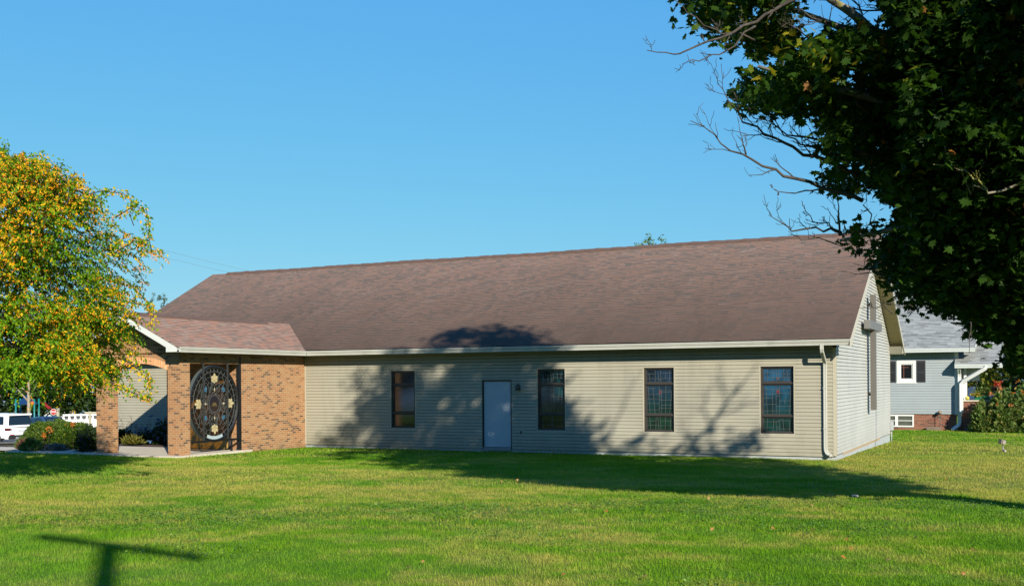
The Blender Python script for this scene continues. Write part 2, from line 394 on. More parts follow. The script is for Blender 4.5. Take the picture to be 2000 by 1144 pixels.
for o in ops: mb.quad((o[0],YF+.12,o[2]),(o[1],YF+.12,o[2]),(o[1],YF+.12,o[3]),(o[0],YF+.12,o[3]))
cpart(mb,'front_wall',SIDING)
# gable wall follows the roof slope
def guf(z):
    top=ZE+.02
    if z<top-.1: return (0.075,YB-YF-.075)
    dy=(z-top+.11)/SL
    return (max(.075,dy-.6+.05),min(YB-YF-.075,(YB-YF)-(dy-.6+.05)))
mb=MB().siding((XG,YF,0),(0,1,0),(1,0,0),0,0,-.211,6.30,ufun=guf,lip=.026); cpart(mb,'gable_wall',GABLE_SID)
mb=MB()
mb.quad((XL,YB,-.8),(XG-.01,YB,-.8),(XG-.01,YB,2.8),(XL,YB,2.8))
mb.poly([(XL,YF+.01,-1.2),(XL,YF+.01,2.8),(XL,YR,6.4),(XL,YB,2.8),(XL,YB,-1.2)]); cpart(mb,'rear_wall',SIDING)
for p0,p1 in (((XG-.07,YF-.034,-.24),(XG+.02,YF+.075,2.72)),((XG-.07,YB-.075,-.24),(XG+.02,YB+.02,2.72)),((XV1+.003,YF-.034,-.27),(XV1+.05,YF-.002,2.7))):
    mb=MB(); mb.box(p0,p1); cpart(mb,'corner_trim',TRIM)
mb=MB()
mb.box((XG-.3,YF+.03,-1.1),(XG-.004,YB-.01,-.25)); mb.box((XL,YF+.012,-1.1),(XG-.31,YF+.2,-.27)); cpart(mb,'foundation',FOUND)
mb=MB(); mb.box((XG-.002,YF+1.15,-.285),(XG+.012,YF+9.3,-.215)); cpart(mb,'sill_board',RAWWOOD)
# roof slab with real thickness and overhangs
def slab(mb,x0,x1,y0,z0,y1,z1,t=.06):
    a=[(x0,y0,z0),(x1,y0,z0),(x1,y1,z1),(x0,y1,z1)]
    b=[(x,y,z-t) for x,y,z in a]
    mb.poly(a); mb.poly(b[::-1])
    for i in range(4): mb.poly([a[i],b[i],b[(i+1)%4],a[(i+1)%4]])
mb=MB(); nx=60
# a very slightly wavy, sagging sheet
def wav(x,y): return .012*math.sin(x*.55+1.3)+.008*math.sin(x*1.7+y*.9)
for side in (0,1):
    ys=[YE+.03,YE+2.2,YE+4.5,YR] if side==0 else [YR,2*YR-YE-4.5,2*YR-YE-2.2,2*YR-YE-.03]
    for i in range(nx):
        xa=XLK+(XRK-XLK)*i/nx; xb=XLK+(XRK-XLK)*(i+1)/nx
        for ya,yb in zip(ys[:-1],ys[1:]):
            z=lambda x,y: ZR-abs(y-YR)*SL+wav(x,y)*(1 if .1<abs(y-YR)<6.7 else .4)
            mb.add([(xa,ya,z(xa,ya)),(xb,ya,z(xb,ya)),(xb,yb,z(xb,yb)),(xa,yb,z(xa,yb))],[(0,1,2,3)],0,False)
roof=cpart(mb,'roof',ROOF)
mb=MB()
nrc=90
for i in range(nrc):
    xa=XLK+.85+(XRK-.01-XLK-.85)*i/nrc; xb=xa+(XRK-.01-XLK-.85)/nrc
    za,zb=(ZR+wav(x,YR)*.8+.006*math.sin(x*7)+(.008 if i%2 else 0) for x in (xa,xb))
    for sgn in (-1,1):
        mb.poly([(xa,YR,za+.055),(xb,YR,zb+.047),(xb,YR+sgn*.17,zb-.17*SL+.042),(xa,YR+sgn*.17,za-.17*SL+.05)][::-sgn])
        mb.quad((xa,YR+sgn*.17,za-.17*SL+.05),(xb,YR+sgn*.17,zb-.17*SL+.042),(xb,YR+sgn*.17,zb-.17*SL-.035),(xa,YR+sgn*.17,za-.17*SL-.035))
mb.build('ridge_cap',plain('ridge_cap_shingle',(.16,.10,.08),.95,.2,6.),roof)
# soffits: flat under the long eaves, sloping under the gable overhangs
mb=MB()
mb.quad((XV1+.0,YE+.1,2.775),(XRK-.03,YE+.1,2.775),(XRK-.03,YF+.02,2.775),(XV1,YF+.02,2.775))
mb.quad((XL,YF-.02,2.774),(XV0-.1,YF-.02,2.774),(XV0-.1,YE+.1,2.774),(XL,YE+.1,2.774))
mb.quad((XL,YB-.02,2.775),(XRK-.03,YB-.02,2.775),(XRK-.03,YB+.5,2.775),(XL,YB+.5,2.775))
k=0; y=YE+.05
while y<2*YR-YE-.06:
    y2=min(y+.30,2*YR-YE-.06)
    if y<YR<y2: y2=YR
    for xa,xb in ((XG+.02,XRK-.02),(XLK+.02,XL)):
        z=lambda q: ZR-abs(q-YR)*SL-.17
        mb.quad((xa,y+.006,z(y)-.008),(xb,y+.006,z(y)-.008),(xb,y2,z(y2)+.004),(xa,y2,z(y2)+.004))
        mb.quad((xa,y,z(y)+.004),(xb,y,z(y)+.004),(xb,y+.006,z(y)-.008),(xa,y+.006,z(y)-.008))
    y=y2
cpart(mb,'soffit',SOFFIT)
# rake boards, eave return boxes, fascia
CREAMT=plain('cream_trim',(.66,.62,.52),.5,.05)
for x in (XRK,XLK):
    mb=MB(); up_=(0,0,1); prof_=[]
    for z0_,z1_ in ((-.05,-.215),):
        vs=[]
        for y,z in ((YE-.02,ZE-.03),(YR,ZR-.02),(2*YR-YE+.02,ZE-.03)): vs+=[(x-.018,y,z-.0),(x+.018,y,z-.0),(x+.018,y,z-.185),(x-.018,y,z-.185)]
        mb.add(vs,[(0,1,2,3)]+[(k*4+q,k*4+(q+1)%4,(k+1)*4+(q+1)%4,(k+1)*4+q) for k in (0,1) for q in range(4)]+[(8,11,10,9)])
    cpart(mb,'rake_board',CREAMT)
yb=2*YR-YE
mb=MB(); mb.poly([(XRK-.02,YE+.13,2.765),(XRK-.02,YF,2.765),(XRK-.02,YF,3.0),(XRK-.02,YE+.13,2.80)]); mb.box((XG,YE+.09,2.77),(XRK-.03,YE+.12,2.91)); cpart(mb,'eave_return',CREAMT)
mb=MB(); mb.box((XG+.021,YB+.02,2.765),(XRK-.02,yb-.02,2.79)); mb.poly([(XG+.02,YB-.0,2.766),(XG+.02,YB-.3,3.05),(XRK-.019,YB-.3,3.05),(XRK-.019,YB,2.766)])
mb.poly([(XRK-.02,YB-.02,2.766),(XRK-.02,yb-.02,2.766),(XRK-.02,yb-.02,2.85),(XRK-.02,YB-.02,3.12)]); mb.box((XG,yb-.12,2.791),(XRK-.03,yb-.09,2.91)); cpart(mb,'eave_return',CREAMT)
mb=MB(); mb.box((XV1,YE+.09,2.77),(XG-.01,YE+.12,2.91)); cpart(mb,'fascia',CREAMT)
KPROF=[(0,0),(0,-.15),(.07,-.155),(.078,-.09),(.098,-.06),(.098,-.035),(.108,-.03),(.108,0),(.096,.002),(.09,-.05),(.02,-.12),(.012,0)]
mb=MB(); mb.extrude(KPROF,(-21.975,YE+.088,ZE-.01),(XRK+.0,YE+.088,ZE-.01),(0,-1,0),(0,0,1)); cpart(mb,'gutter',GUTTER); mb=MB()
mb.extrude(KPROF,(XLK,YE+.088,ZE-.01),(-26.5,YE+.088,ZE-.01),(0,-1,0),(0,0,1))
cpart(mb,'gutter',GUTTER)
# downspout at the corner: drop, elbow back to the wall, run, kick-out
def spout(mb,pts,w=.085,h=.06,mi=0):
    for a,b in zip(pts[:-1],pts[1:]): mb.bar(a,b,w,h,mi,up=(0,1,0))
    return mb
xs=XG-.27
mb=MB()
prof=[(-.048,-.03),(-.036,-.038),(-.012,-.034),(.012,-.034),(.036,-.038),(.048,-.03),(.048,.03),(-.048,.03)]
def sweep(mb,pts,prof):
    pts=[Vector(p) for p in pts]; rings=[]
    for i,p in enumerate(pts):
        t=(pts[min(i+1,len(pts)-1)]-pts[max(i-1,0)]).normalized(); x=Vector((1,0,0)); 
        x=(x-t*x.dot(t)).normalized(); y=x.cross(t)
        rings.append([p+x*u+y*v for u,v in prof])
    n=len(prof); vs=[v for r in rings for v in r]
    mb.add(vs,[(i*n+j,i*n+(j+1)%n,(i+1)*n+(j+1)%n,(i+1)*n+j) for i in range(len(pts)-1) for j in range(n)]+[tuple(range(n)),tuple(range(len(vs)-n,len(vs)))])
sweep(mb,[(xs,YE+.04,2.80),(xs,YE+.04,2.66),(xs,YE+.06,2.60),(xs,YF-.13,2.34),(xs,YF-.075,2.28),(xs,YF-.07,2.2),(xs,YF-.07,0.02),(xs+.005,YF-.07,-.08),(xs+.04,YF-.085,-.16),(xs+.10,YF-.11,-.21),(xs+.15,YF-.14,-.225)],prof)
for z in (1.6,.5): mb.box((xs-.055,YF-.112,z),(xs+.055,YF-.018,z+.025))
cpart(mb,'downspout',GUTTER)
# windows: frame with two mullions, three panes each, beige trim round it
PAT=[None,'teal','navy','blue']; GM={'teal':G_TEAL,'navy':G_NAVY,'blue':G_BLUE}
for wi,x0 in enumerate(wx):
    x1=x0+WW; rr=random.Random(40+wi); yfr=YF+.012
    mb=MB()
    mz=[WZ0,.836,1.755,WZ1]
    mb.box((x0,yfr,WZ0),(x0+.035,YF+.11,WZ1)); mb.box((x1-.035,yfr,WZ0),(x1,YF+.11,WZ1))
    mb.box((x0+.035,yfr,WZ1-.035),(x1-.035,YF+.11,WZ1)); mb.box((x0+.035,yfr,WZ0),(x1-.035,YF+.11,WZ0+.035))
    for z in mz[1:3]: mb.box((x0+.035,yfr+.002,z-.024),(x1-.035,YF+.11,z+.024))
    rects=[]
    for a,b in zip(mz[:-1],mz[1:]):      # sash rails, set back
        a2=a+(.035 if a==WZ0 else .024); b2=b-(.035 if b==WZ1 else .024)
        q=.042; y0,y1=YF+.052,YF+.10
        mb.box((x0+.035,y0,a2),(x0+.035+q,y1,b2)); mb.box((x1-.035-q,y0,a2),(x1-.035,y1,b2))
        mb.box((x0+.035+q,y0,a2),(x1-.035-q,y1,a2+q*.8)); mb.box((x0+.035+q,y0,b2-q*.8),(x1-.035-q,y1,b2))
        rects.append((x0+.035+q,x1-.035-q,a2+q*.8,b2-q*.8))
    wo=cpart(mb,'window',FRAME)
    mb=MB(); t=.03
    mb.box((x0-t,YF-.026,WZ0-.035),(x0,YF+.05,WZ1+t)); mb.box((x1,YF-.026,WZ0-.035),(x1+t,YF+.05,WZ1+t))
    mb.box((x0,YF-.026,WZ1),(x1,YF+.05,WZ1+t)); mb.box((x0,YF-.03,WZ0-.035),(x1,YF+.05,WZ0))
    mb.build('window_trim',TRIM,wo)
    for ri,(a,b,c,d) in enumerate(rects):
        mb=MB(); yp=YF+.078
        mb.quad((a,yp,c),(b,yp,c),(b,yp,d),(a,yp,d),0)
        mats=[GM.get(PAT[wi],G_DARK),LEAD,G_RED,G_BLUE,plain('pale_window_shade',(.30,.30,.27),.6)]
        if wi==0: pass
        else:
            W,H=b-a,d-c; yc=yp-.006
            def line(u0,v0,u1,v1): mb.bar((a+u0*W,yc,c+v0*H),(a+u1*W,yc,c+v1*H),.0065,.0065,1,up=(0,1,0))
            s=[.12,.32,.46,.56,.72,.9]
            for q in s:
                q+=rr.uniform(-.02,.02); sk=rr.uniform(-.05,.05)+(.06*(.5-q)*4 if ri==1 and q!=.5 else 0)*(-1)
                if ri==1 and (.4<q<.6): sk*=.15
                v0=0 if rr.random()<.9 else .3; v1=1. if rr.random()<.55 else rr.uniform(.6,.95)
                line(q,v0,min(.98,max(.02,q+sk)),v1)
            for q in ([.3,.68] if ri!=1 else [.14,.33,.52,.68,.86]):
                q+=rr.uniform(-.04,.04); line(0,q,rr.choice([.33,.45,.57]),q+rr.uniform(-.006,.006)); q+=rr.uniform(-.1,.1)
                if q<.97: line(rr.choice([.46,.57]),q,1.,q+rr.uniform(-.004,.004))
            cx=.5
            for j,q in enumerate([.12,.2,.29] if ri==2 else ([.62,.7,.78,.86] if ri==1 else [.3])):
                line(.455,q,.56,q)
            if ri>=1 and (wi!=1):
                z0_=.72 if ri==1 else .16; zz=yp-.003
                if wi==2 and ri==2: pass
                else: mb.quad((a+.462*W,zz,c+z0_*H),(a+.553*W,zz,c+z0_*H),(a+.553*W,zz,c+(z0_+.1)*H),(a+.462*W,zz,c+(z0_+.1)*H),2)
        mb.build('pane',mats,wo)
# side door
mb=MB(); mb.box((DX+.012,YF+.02,DZ0+.01),(DX+DW-.012,YF+.06,DZ1-.012),0,.004); do=cpart(mb,'side_door',DOORP)
mb=MB()
mb.box((DX-.035,YF-.028,-.28),(DX,YF+.06,DZ1+.035)); mb.box((DX+DW,YF-.028,-.28),(DX+DW+.035,YF+.06,DZ1+.035)); mb.box((DX,YF-.028,DZ1),(DX+DW,YF+.06,DZ1+.035))
mb.build('door_frame',FRAME,do)
mb=MB(); mb.box((DX,YF-.03,-.32),(DX+DW,YF+.06,DZ0)); mb.build('threshold',plain('grey_threshold',(.35,.36,.36),.7),do)
mb=MB(); mb.box((DX+DW-.075,YF+.004,.78),(DX+DW-.035,YF+.02,.90)); mb.build('keyhole_plate',DOORP,do)
# wall lamp and outlet
lx,lz=-14.29,1.66
mb=MB(); mb.box((lx-.11,YF-.03,lz-.12),(lx+.11,YF-.0,lz+.16),0,.01); wl=cpart(mb,'wall_lamp',plain('lamp_plate',(.5,.47,.40),.5))
mb=MB(); mb.lathe([(.0,.07),(.055,.06),(.075,.02),(.08,-.07),(.06,-.1),(0,-.1)],(lx-.02,YF-.11,lz+.02),14,0); mb.tube([(lx-.02,YF-.03,lz+.1),(lx-.02,YF-.08,lz+.13),(lx-.02,YF-.11,lz+.09)],.015,6); mb.build('lamp_head',plain('lamp_dark_metal',(.06,.06,.06),.4,spec=.5),wl)
mb=MB(); mb.box((-14.31,YF-.03,.19),(-14.17,YF,.34),0,.008); oo=cpart(mb,'outlet_box',TRIM)
mb=MB(); mb.box((-14.275,YF-.045,.215),(-14.205,YF-.031,.315),0,.005); mb.build('outlet_cover',plain('dark_grey_cover',(.10,.10,.10),.5),oo)
mb=MB(); mb.box((XG+.02,YB-.13,-.1),(XG+.13,YB+.05,.24),0,.01); mb.tube([(XG+.06,YB-.03,-.1),(XG+.06,YB-.03,-.6)],.02,6); cpart(mb,'meter_box',plain('meter_grey',(.5,.53,.56),.5))
# cross standing proud of the gable
CROSS=plain('grey_cross_paint',(.165,.153,.14),.55,.05)
mb=MB(); cy=YR; hx0,hx1=XG+.125,XG+.28
mb.box((hx0,cy-.15,.85),(hx1,cy+.15,4.57),0,.005)
for z in (1.3,4.2): mb.box((XG,cy-.05,z),(hx0,cy+.05,z+.1))
cr=cpart(mb,'cross',CROSS)
mb=MB(); mb.box((hx0-.01,cy-1.48,3.42),(hx1+.02,cy+1.48,3.69),0,.005); mb.build('cross_arm',plain('grey_cross_arm',(.22,.22,.215),.5,.05),cr)

# ---- brick entrance block behind the porch
mb=MB()
mb.box((XV0,YV,-.6),(XV1,YF+.1,2.775)); cpart(mb,'brick_wall',BRICK)
mb=MB()
for xa,xb in ((-24.76,-23.88),(-23.875,-22.99)): mb.box((xa,YV-.045,-.24),(xb,YV-.001,1.95),0,.006)
dv=cpart(mb,'entrance_door',plain('amber_tinted_door',(.52,.33,.09),.5,.12,5.))  # door wood with the round window's amber glow put into its colour
mb=MB(); mb.box((-24.84,YV-.07,-.25),(-24.76,YV,2.03)); mb.box((-22.99,YV-.07,-.25),(-22.91,YV,2.03)); mb.box((-24.76,YV-.07,1.95),(-22.99,YV,2.03)); mb.build('door_frame',FRAME,dv)
# pillars
for xa,xb in ((PX1-.49,PX1),(PX0,PX0+.49)):
    mb=MB(); mb.box((xa,YP,-.75),(xb,YP+.40,2.262)); cpart(mb,'brick_pillar',BRICK)
# brick gable over a segmental arch, front and back faces joined
xi0,xi1=PX0+.49,PX1-.49; zs,zc=2.262,2.47; PZR=3.97; PSL=.484
hw=(xi1-xi0)/2; rise=zc-zs; ra=(hw*hw+rise*rise)/(2*rise); xc=(xi0+xi1)/2; zo=zc-ra
a0=math.asin(hw/ra); arc=[(xc+ra*math.sin(t),zo+ra*math.cos(t)) for t in np.linspace(-a0,a0,15)]
arco=[(xc+(ra+.2)*math.sin(t),zo+(ra+.2)*math.cos(t)) for t in np.linspace(-a0*1.0,a0*1.0,15)]
gtop=lambda x: PZR-.20-abs(x-xc)*PSL
mb=MB()
for y,fl in ((YP,1),(YP+.40,-1)):
    for (xa,za),(xb,zb) in zip(arc[:-1],arc[1:]):
        mb.poly([(xa,y,za),(xb,y,zb),(xb,y,min(gtop(xb),9)),(xa,y,gtop(xa))][::fl])
    mb.poly([(PX0,y,zs),(xi0,y,zs),(xi0,y,gtop(xi0)),(PX0,y,gtop(PX0))][::fl]); mb.poly([(xi1,y,zs),(PX1,y,zs),(PX1,y,gtop(PX1)),(xi1,y,gtop(xi1))][::fl])
for x,fl in ((PX0,-1),(PX1,1)): mb.poly([(x,YP,zs),(x,YP+.4,zs),(x,YP+.4,gtop(x)),(x,YP,gtop(x))][::fl])
mb.poly([(PX0,YP,zs),(xi0,YP,zs),(xi0,YP+.4,zs),(PX0,YP+.4,zs)]); mb.poly([(xi1,YP,zs),(PX1,YP,zs),(PX1,YP+.4,zs),(xi1,YP+.4,zs)])
gb=cpart(mb,'brick_gable',BRICK)
def soldier_mat():
    m,nt,b=newmat('arch_brick'); uv=UV(nt); u,v,_=XYZ(nt,uv); r,fu,fv=cells(nt,u,v,.0677,.6,0.)
    c=MIX(nt,edge(nt,fu,.08),RAMP(nt,r,[(0,(.40,.17,.075)),(.6,(.50,.225,.095)),(1,(.53,.29,.15))]),(.62,.47,.30)); P(nt,b,color=c,rough=.9,spec=.15); return m
mb=MB(); L=0
for i in range(14):
    (xa,za),(xb,zb),(xc_,zc_),(xd,zd)=arc[i],arc[i+1],arco[i+1],arco[i]
    mb.poly([(xa,YP-.004,za),(xb,YP-.004,zb),(xc_,YP-.004,zc_),(xd,YP-.004,zd)]); mb.poly([(xa,YP-.004,za),(xa,YP+.404,za),(xb,YP+.404,zb),(xb,YP-.004,zb)])
mb.build('arch',soldier_mat(),gb)
# beams over the side openings
for x in (PX1,PX0+.25): mb=MB(); mb.box((x-.25,YP+.402,2.46),(x-.003,YV-.002,2.772)); cpart(mb,'side_beam',BRICK)
mb=MB(); mb.quad((PX0-.5,YP-.05,2.776),(-22.05,YP-.05,2.776),(-22.05,YV,2.776),(PX0-.5,YV,2.776))
mb.quad((XV1-.02,YV,2.7765),(-22.05,YV,2.7765),(-22.05,YF,2.7765),(XV1-.02,YF,2.7765)); mb.quad((PX0-.5,YV,2.7765),(XV0+.02,YV,2.7765),(XV0+.02,YE+.1,2.7765),(PX0-.5,YE+.1,2.7765)); cpart(mb,'porch_ceiling',SOFFIT)
# porch roof
YPF=23.40; XPE=-21.985; XPW=2*xc-XPE; ZPE=PZR-(XPE-xc)*PSL
def ymain(z): return YE+(z-ZE)/SL
mb=MB(); nn=10
for sgn,xe in ((1,XPE),(-1,XPW)):
    for i in range(nn):
        xa=xc+(xe-xc)*i/nn; xb=xc+(xe-xc)*(i+1)/nn; za=PZR-abs(xa-xc)*PSL; zb=PZR-abs(xb-xc)*PSL
        mb.poly([(xa,YPF,za),(xb,YPF,zb),(xb,ymain(zb)+.06,zb+.012),(xa,ymain(za)+.06,za+.012)][::sgn])
        mb.poly([(xa,YPF,za),(xb,YPF,zb),(xb,YPF,zb-.03),(xa,YPF,za-.03)][::-sgn])
pr_=cpart(mb,'porch_roof',ROOF2)
mb=MB()
for sgn in (1,-1):
    mb.poly([(xc,YPF-.01,PZR+.045),(xc+sgn*.16,YPF-.01,PZR-.04),(xc+sgn*.16,30.0,PZR-.04),(xc,30.0,PZR+.045)][::sgn]); mb.poly([(xc+sgn*.16,YPF-.01,PZR-.04),(xc+sgn*.16,YPF-.01,PZR-.085),(xc+sgn*.16,30.0,PZR-.085),(xc+sgn*.16,30.0,PZR-.04)][::sgn])
mb.build('ridge_cap',MATS['ridge_cap_shingle'],pr_)
# white rake boards with boxed ends, sloping soffit behind
for sgn,xe in ((1,XPE),(-1,XPW)):
    mb=MB()
    a=[(xc,PZR-.03),(xe,ZPE-.03),(xe,2.775),(xe-sgn*.52,2.775),(xe-sgn*.52,ZPE-.03+.52*PSL-.21),(xc,PZR-.24)]
    vs=[(x,YPF+.02,z) for x,z in a]; ws=[(x,YPF+.055,z) for x,z in a]
    mb.poly(vs[::sgn]); mb.poly(ws[::-sgn])
    for i in range(6): mb.poly([vs[i],ws[i],ws[(i+1)%6],vs[(i+1)%6]][::sgn])
    mb.quad((xe-sgn*.52,YPF+.055,2.775),(xe-sgn*.52,YP,2.775),(xe-sgn*.52,YP,3.0),(xe-sgn*.52,YPF+.055,3.0))
    cpart(mb,'rake_board',plain('white_rake_paint',(.64,.66,.64),.5,.05))
mb=MB()
for sgn,xe in ((1,XPE),(-1,XPW)):
    q=[(xc,PZR-.21),(xe-sgn*.5,ZPE-.20+.5*PSL)]
    mb.quad((q[0][0],YPF+.055,q[0][1]),(q[1][0],YPF+.055,q[1][1]),(q[1][0],YP,q[1][1]),(q[0][0],YP,q[0][1]))
cpart(mb,'porch_soffit',SOFFIT)
mb=MB(); mb.extrude(KPROF,(XPE-.1,YPF+.02,ZE-.01),(XPE-.1,YE+.05,ZE-.01),(1,0,0),(0,0,1)); cpart(mb,'porch_gutter',GUTTER); mb=MB(); mb.extrude(KPROF,(XPW+.1,YPF+.02,ZE-.01),(XPW+.1,YE+.05,ZE-.01),(-1,0,0),(0,0,1)); cpart(mb,'porch_gutter',GUTTER)

# ---------------------------------------------------------------- round leaded window standing in the porch
XW,WC=-22.56,(25.465,1.235); RA,RB=1.095,1.178
gw=thing('stained_glass_window',(XW,25.465,-.25),'big round leaded stained glass window in a black steel stand under the brick porch','window')
def el(r,t): return (WC[0]+RA*r*math.cos(t),WC[1]+RB*r*math.sin(t))
mb=MB(); n=64
for i in range(n):
    t0,t1=2*math.pi*i/n,2*math.pi*(i+1)/n
    o0,o1,i0,i1=el(1,t0),el(1,t1),el(.915,t0),el(.915,t1); m0,m1=el(.955,t0),el(.955,t1)
    xf,xb=XW+.07,XW-.07
    mb.poly([(xf-.015,*o0),(xf-.015,*o1),(xf,*m1),(xf,*m0)],0); mb.poly([(xf,*m0),(xf,*m1),(xf-.03,*i1),(xf-.03,*i0)],0)
    mb.poly([(xf-.015,*o0),(xb,*o0),(xb,*o1),(xf-.015,*o1)],1); mb.poly([(xf-.03,*i0),(xf-.03,*i1),(xb,*i1),(xb,*i0)],0); mb.poly([(xb,*o0),(xb,*i0),(xb,*i1),(xb,*o1)],0)
mb.build('round_frame',[BLACKM,GREYM],gw)
m,nt,b=newmat('amber_glass'); p=POS(nt)
tc=MIX(nt,MR(nt,NOISE(nt,p,5,3),.35,.65),(.24,.14,.012),(.54,.34,.038))
tr=N(nt,'ShaderNodeBsdfTransparent',[tc]); P(nt,b,color=(.012,.013,.012),rough=.12,spec=.5)
mx=N(nt,'ShaderNodeMixShader',[.62,b.outputs[0],tr]); nt.links.new(mx,nt.nodes['Material Output'].inputs[0]); AMBER=m
mb=MB(); mb.poly([(XW+.02,*el(.93,2*math.pi*i/64)) for i in range(64)]); mb.build('glass',AMBER,gw)
xl=XW+.034; mb=MB()
def came(p,q,wd=.009): mb.bar((xl,*p),(xl,*q),wd*.72,.008,0,up=(1,0,0))
def came_ring(r,n=64,wd=.010,c=None):
    for i in range(n): came(el(r,2*math.pi*i/n),el(r,2*math.pi*(i+1)/n),wd)
came_ring(.84,72,.014)
for i in range(38):
    t=2*math.pi*(i+.5)/38; came(el(.84,t),el(.915,t),.012)
rr=random.Random(5); prev=None
rings=[(.84,30),(.71,28),(.57,24),(.44,20),(.30,16)]
for k,(r,nn_) in enumerate(rings[:-1]):
    r2,n2=rings[k+1]
    pts=[el(r2+rr.uniform(-.03,.03)*(1 if i%2 else -.6)+(.035 if i%2 else -.02),2*math.pi*(i+.5*(k%2)+rr.uniform(-.12,.12))/n2) for i in range(n2)]
    for i in range(n2):
        came(pts[i],pts[(i+1)%n2],.007)
        t=math.atan2((pts[i][1]-WC[1])/RB,(pts[i][0]-WC[0])/RA); src=prev or None
        if src: q=min(src,key=lambda s:(s[0]-pts[i][0])**2+(s[1]-pts[i][1])**2); came(pts[i],q,.007)
        else: came(pts[i],el(r,t+rr.uniform(-.03,.03)),.007)
    prev=pts
def spiral(c,r0,t0,turns,sgn):
    pp=[(c[0]+r0*(1-.75*i/14)*math.cos(t0+sgn*turns*2*math.pi*i/14),c[1]+r0*(1-.75*i/14)*math.sin(t0+sgn*turns*2*math.pi*i/14)) for i in range(15)]
    for a,b_ in zip(pp[:-1],pp[1:]): came(a,b_,.010)
for t in (0,math.pi/2,math.pi,1.5*math.pi):
    for s in (-1,1):
        c=el(.52,t+s*.15); spiral(c,.07,t-s*math.pi/2,1.2,s); c=el(.40,t+s*.28); spiral(c,.06,t+s*1.2,1.1,-s)
for t in (math.pi/4,3*math.pi/4,5*math.pi/4,7*math.pi/4):
    for s in (-1,1):
        p0=el(.36,t+s*.2); p1=el(.5,t+s*.34); p2=el(.64,t+s*.25); p3=el(.70,t); came(p0,p1); came(p1,p2); came(p2,p3); spiral(el(.36,t+s*.26),.05,t,1.1,s)
for rq in (.215,.275): came_ring(rq,36,.014 if rq<.25 else .009)
for i in range(28): t=2*math.pi*i/28; came(el(.215,t),el(.275,t),.007)
mb.build('lead_came',LEAD,gw)
CREAM=plain('cream_opal_glass',(.62,.52,.30),.25,.18,14,spec=.5)
def petal(mb,o,ang,ln,wd,x,mi=0):
    q=[(ln*(.5-.5*math.cos(k)),wd*.5*math.sin(k)*(.55+.45*(.5-.5*math.cos(k)))) for k in np.linspace(0,2*math.pi,17)[:-1]]
    mb.poly([(x,o[0]+u*math.cos(ang)-v*math.sin(ang),o[1]+u*math.sin(ang)+v*math.cos(ang)) for u,v in q],mi)
def fan(mb,c,ang,s,mi=0):
    o=(c[0]-.10*math.cos(ang),c[1]-.10*math.sin(ang))
    for k,(da,ln) in enumerate(((-1.15,.15),(1.15,.15),(-.62,.215),(.62,.215),(0,.255))): petal(mb,o,ang+da,ln,.125,XW+.044+.0015*k,mi)
    petal(mb,(o[0]+.03*math.cos(ang),o[1]+.03*math.sin(ang)),ang+math.pi,.085,.06,XW+.043,mi)
for t in (0,math.pi/2,math.pi,1.5*math.pi):
    mb=MB(); fan(mb,el(.66,t),t,.135); c=el(.66,t)
    for dt in (-.95,-.33,.33,.95): mb.bar((XW+.053,c[0]-.09*math.cos(t),c[1]-.09*math.sin(t)),(XW+.053,c[0]-.10*math.cos(t)+.19*math.cos(t+dt),c[1]-.10*math.sin(t)+.19*math.sin(t+dt)),.007,.004,1,up=(1,0,0))
    mb.build('glass_flower',[CREAM,plain('gold_line',(.40,.30,.12),.4)],gw)
    c=el(.37,t); mb=MB(); st=[]
    for i in range(8): a_=t+i*math.pi/4; q=(.095 if i%4==0 else .055) if i%2==0 else .02; st.append((XW+.046,c[0]+q*math.cos(a_),c[1]+q*math.sin(a_)))
    mb.poly(st); mb.build('glass_star',plain('pale_opal_glass',(.66,.62,.45),.2,.12,14,spec=.5),gw)
BLUEG=plain('blue_opal_glass',(.07,.20,.32),.15,.45,16,spec=.6)
for t in (math.pi/4,3*math.pi/4,5*math.pi/4,7*math.pi/4):
    c=el(.49,t); mb=MB()
    for i in range(5):
        a_=t+(i-2)*.55; q=.125; mb.poly([(XW+.042,c[0]-.07*math.cos(t),c[1]-.07*math.sin(t)),(XW+.042,c[0]+q*.6*math.cos(a_-.22),c[1]+q*.6*math.sin(a_-.22)),(XW+.042,c[0]+q*math.cos(a_),c[1]+q*math.sin(a_)),(XW+.042,c[0]+q*.6*math.cos(a_+.22),c[1]+q*.6*math.sin(a_+.22))])
    mb.build('glass_lily',BLUEG,gw)
mb=MB(); mb.poly([(XW+.04,*el(.205,2*math.pi*i/36)) for i in range(36)]); md=mb.build('medallion',glass_mat('medallion_glass',(.008,.012,.035),(.03,.018,.006),.3),gw)
mb=MB(); mb.bar((XW+.045,*el(.2,math.pi+.35)),(XW+.045,*el(.2,-.35)),.009,.008); 
mb.poly([(XW+.043,WC[0]+.10*math.cos(t),WC[1]-.06+.10*math.sin(t)) for t in np.linspace(0,math.pi,13)]); mb.build('sunrise_piece',plain('dull_gold_glass',(.16,.12,.05),.3,.2,20),md)
mb=MB(); ts=np.linspace(-math.pi/2-.36,-math.pi/2+.36,13)
for t0,t1 in zip(ts[:-1],ts[1:]): mb.poly([(XW+.048,*el(.845,t0)),(XW+.048,*el(.93,t0)),(XW+.048,*el(.93,t1)),(XW+.048,*el(.845,t1))][::-1])
mb.build('pale_nameplate',plain('pale_blue_glass',(.50,.62,.66),.25,.08,20,spec=.5),gw)
for yy in (WC[0]-.54,WC[0]+.54):
    mb=MB(); mb.box((XW+.075,yy-.02,.06),(XW+.115,yy+.02,2.47)); mb.build('upright_bar',plain('dark_bar_paint',(.045,.05,.052),.4,.1,spec=.5),gw)
mb=MB(); mb.box((XW-.02,26.565,-.3),(XW+.066,26.675,2.70)); mb.build('corner_post',BLACKM,gw)
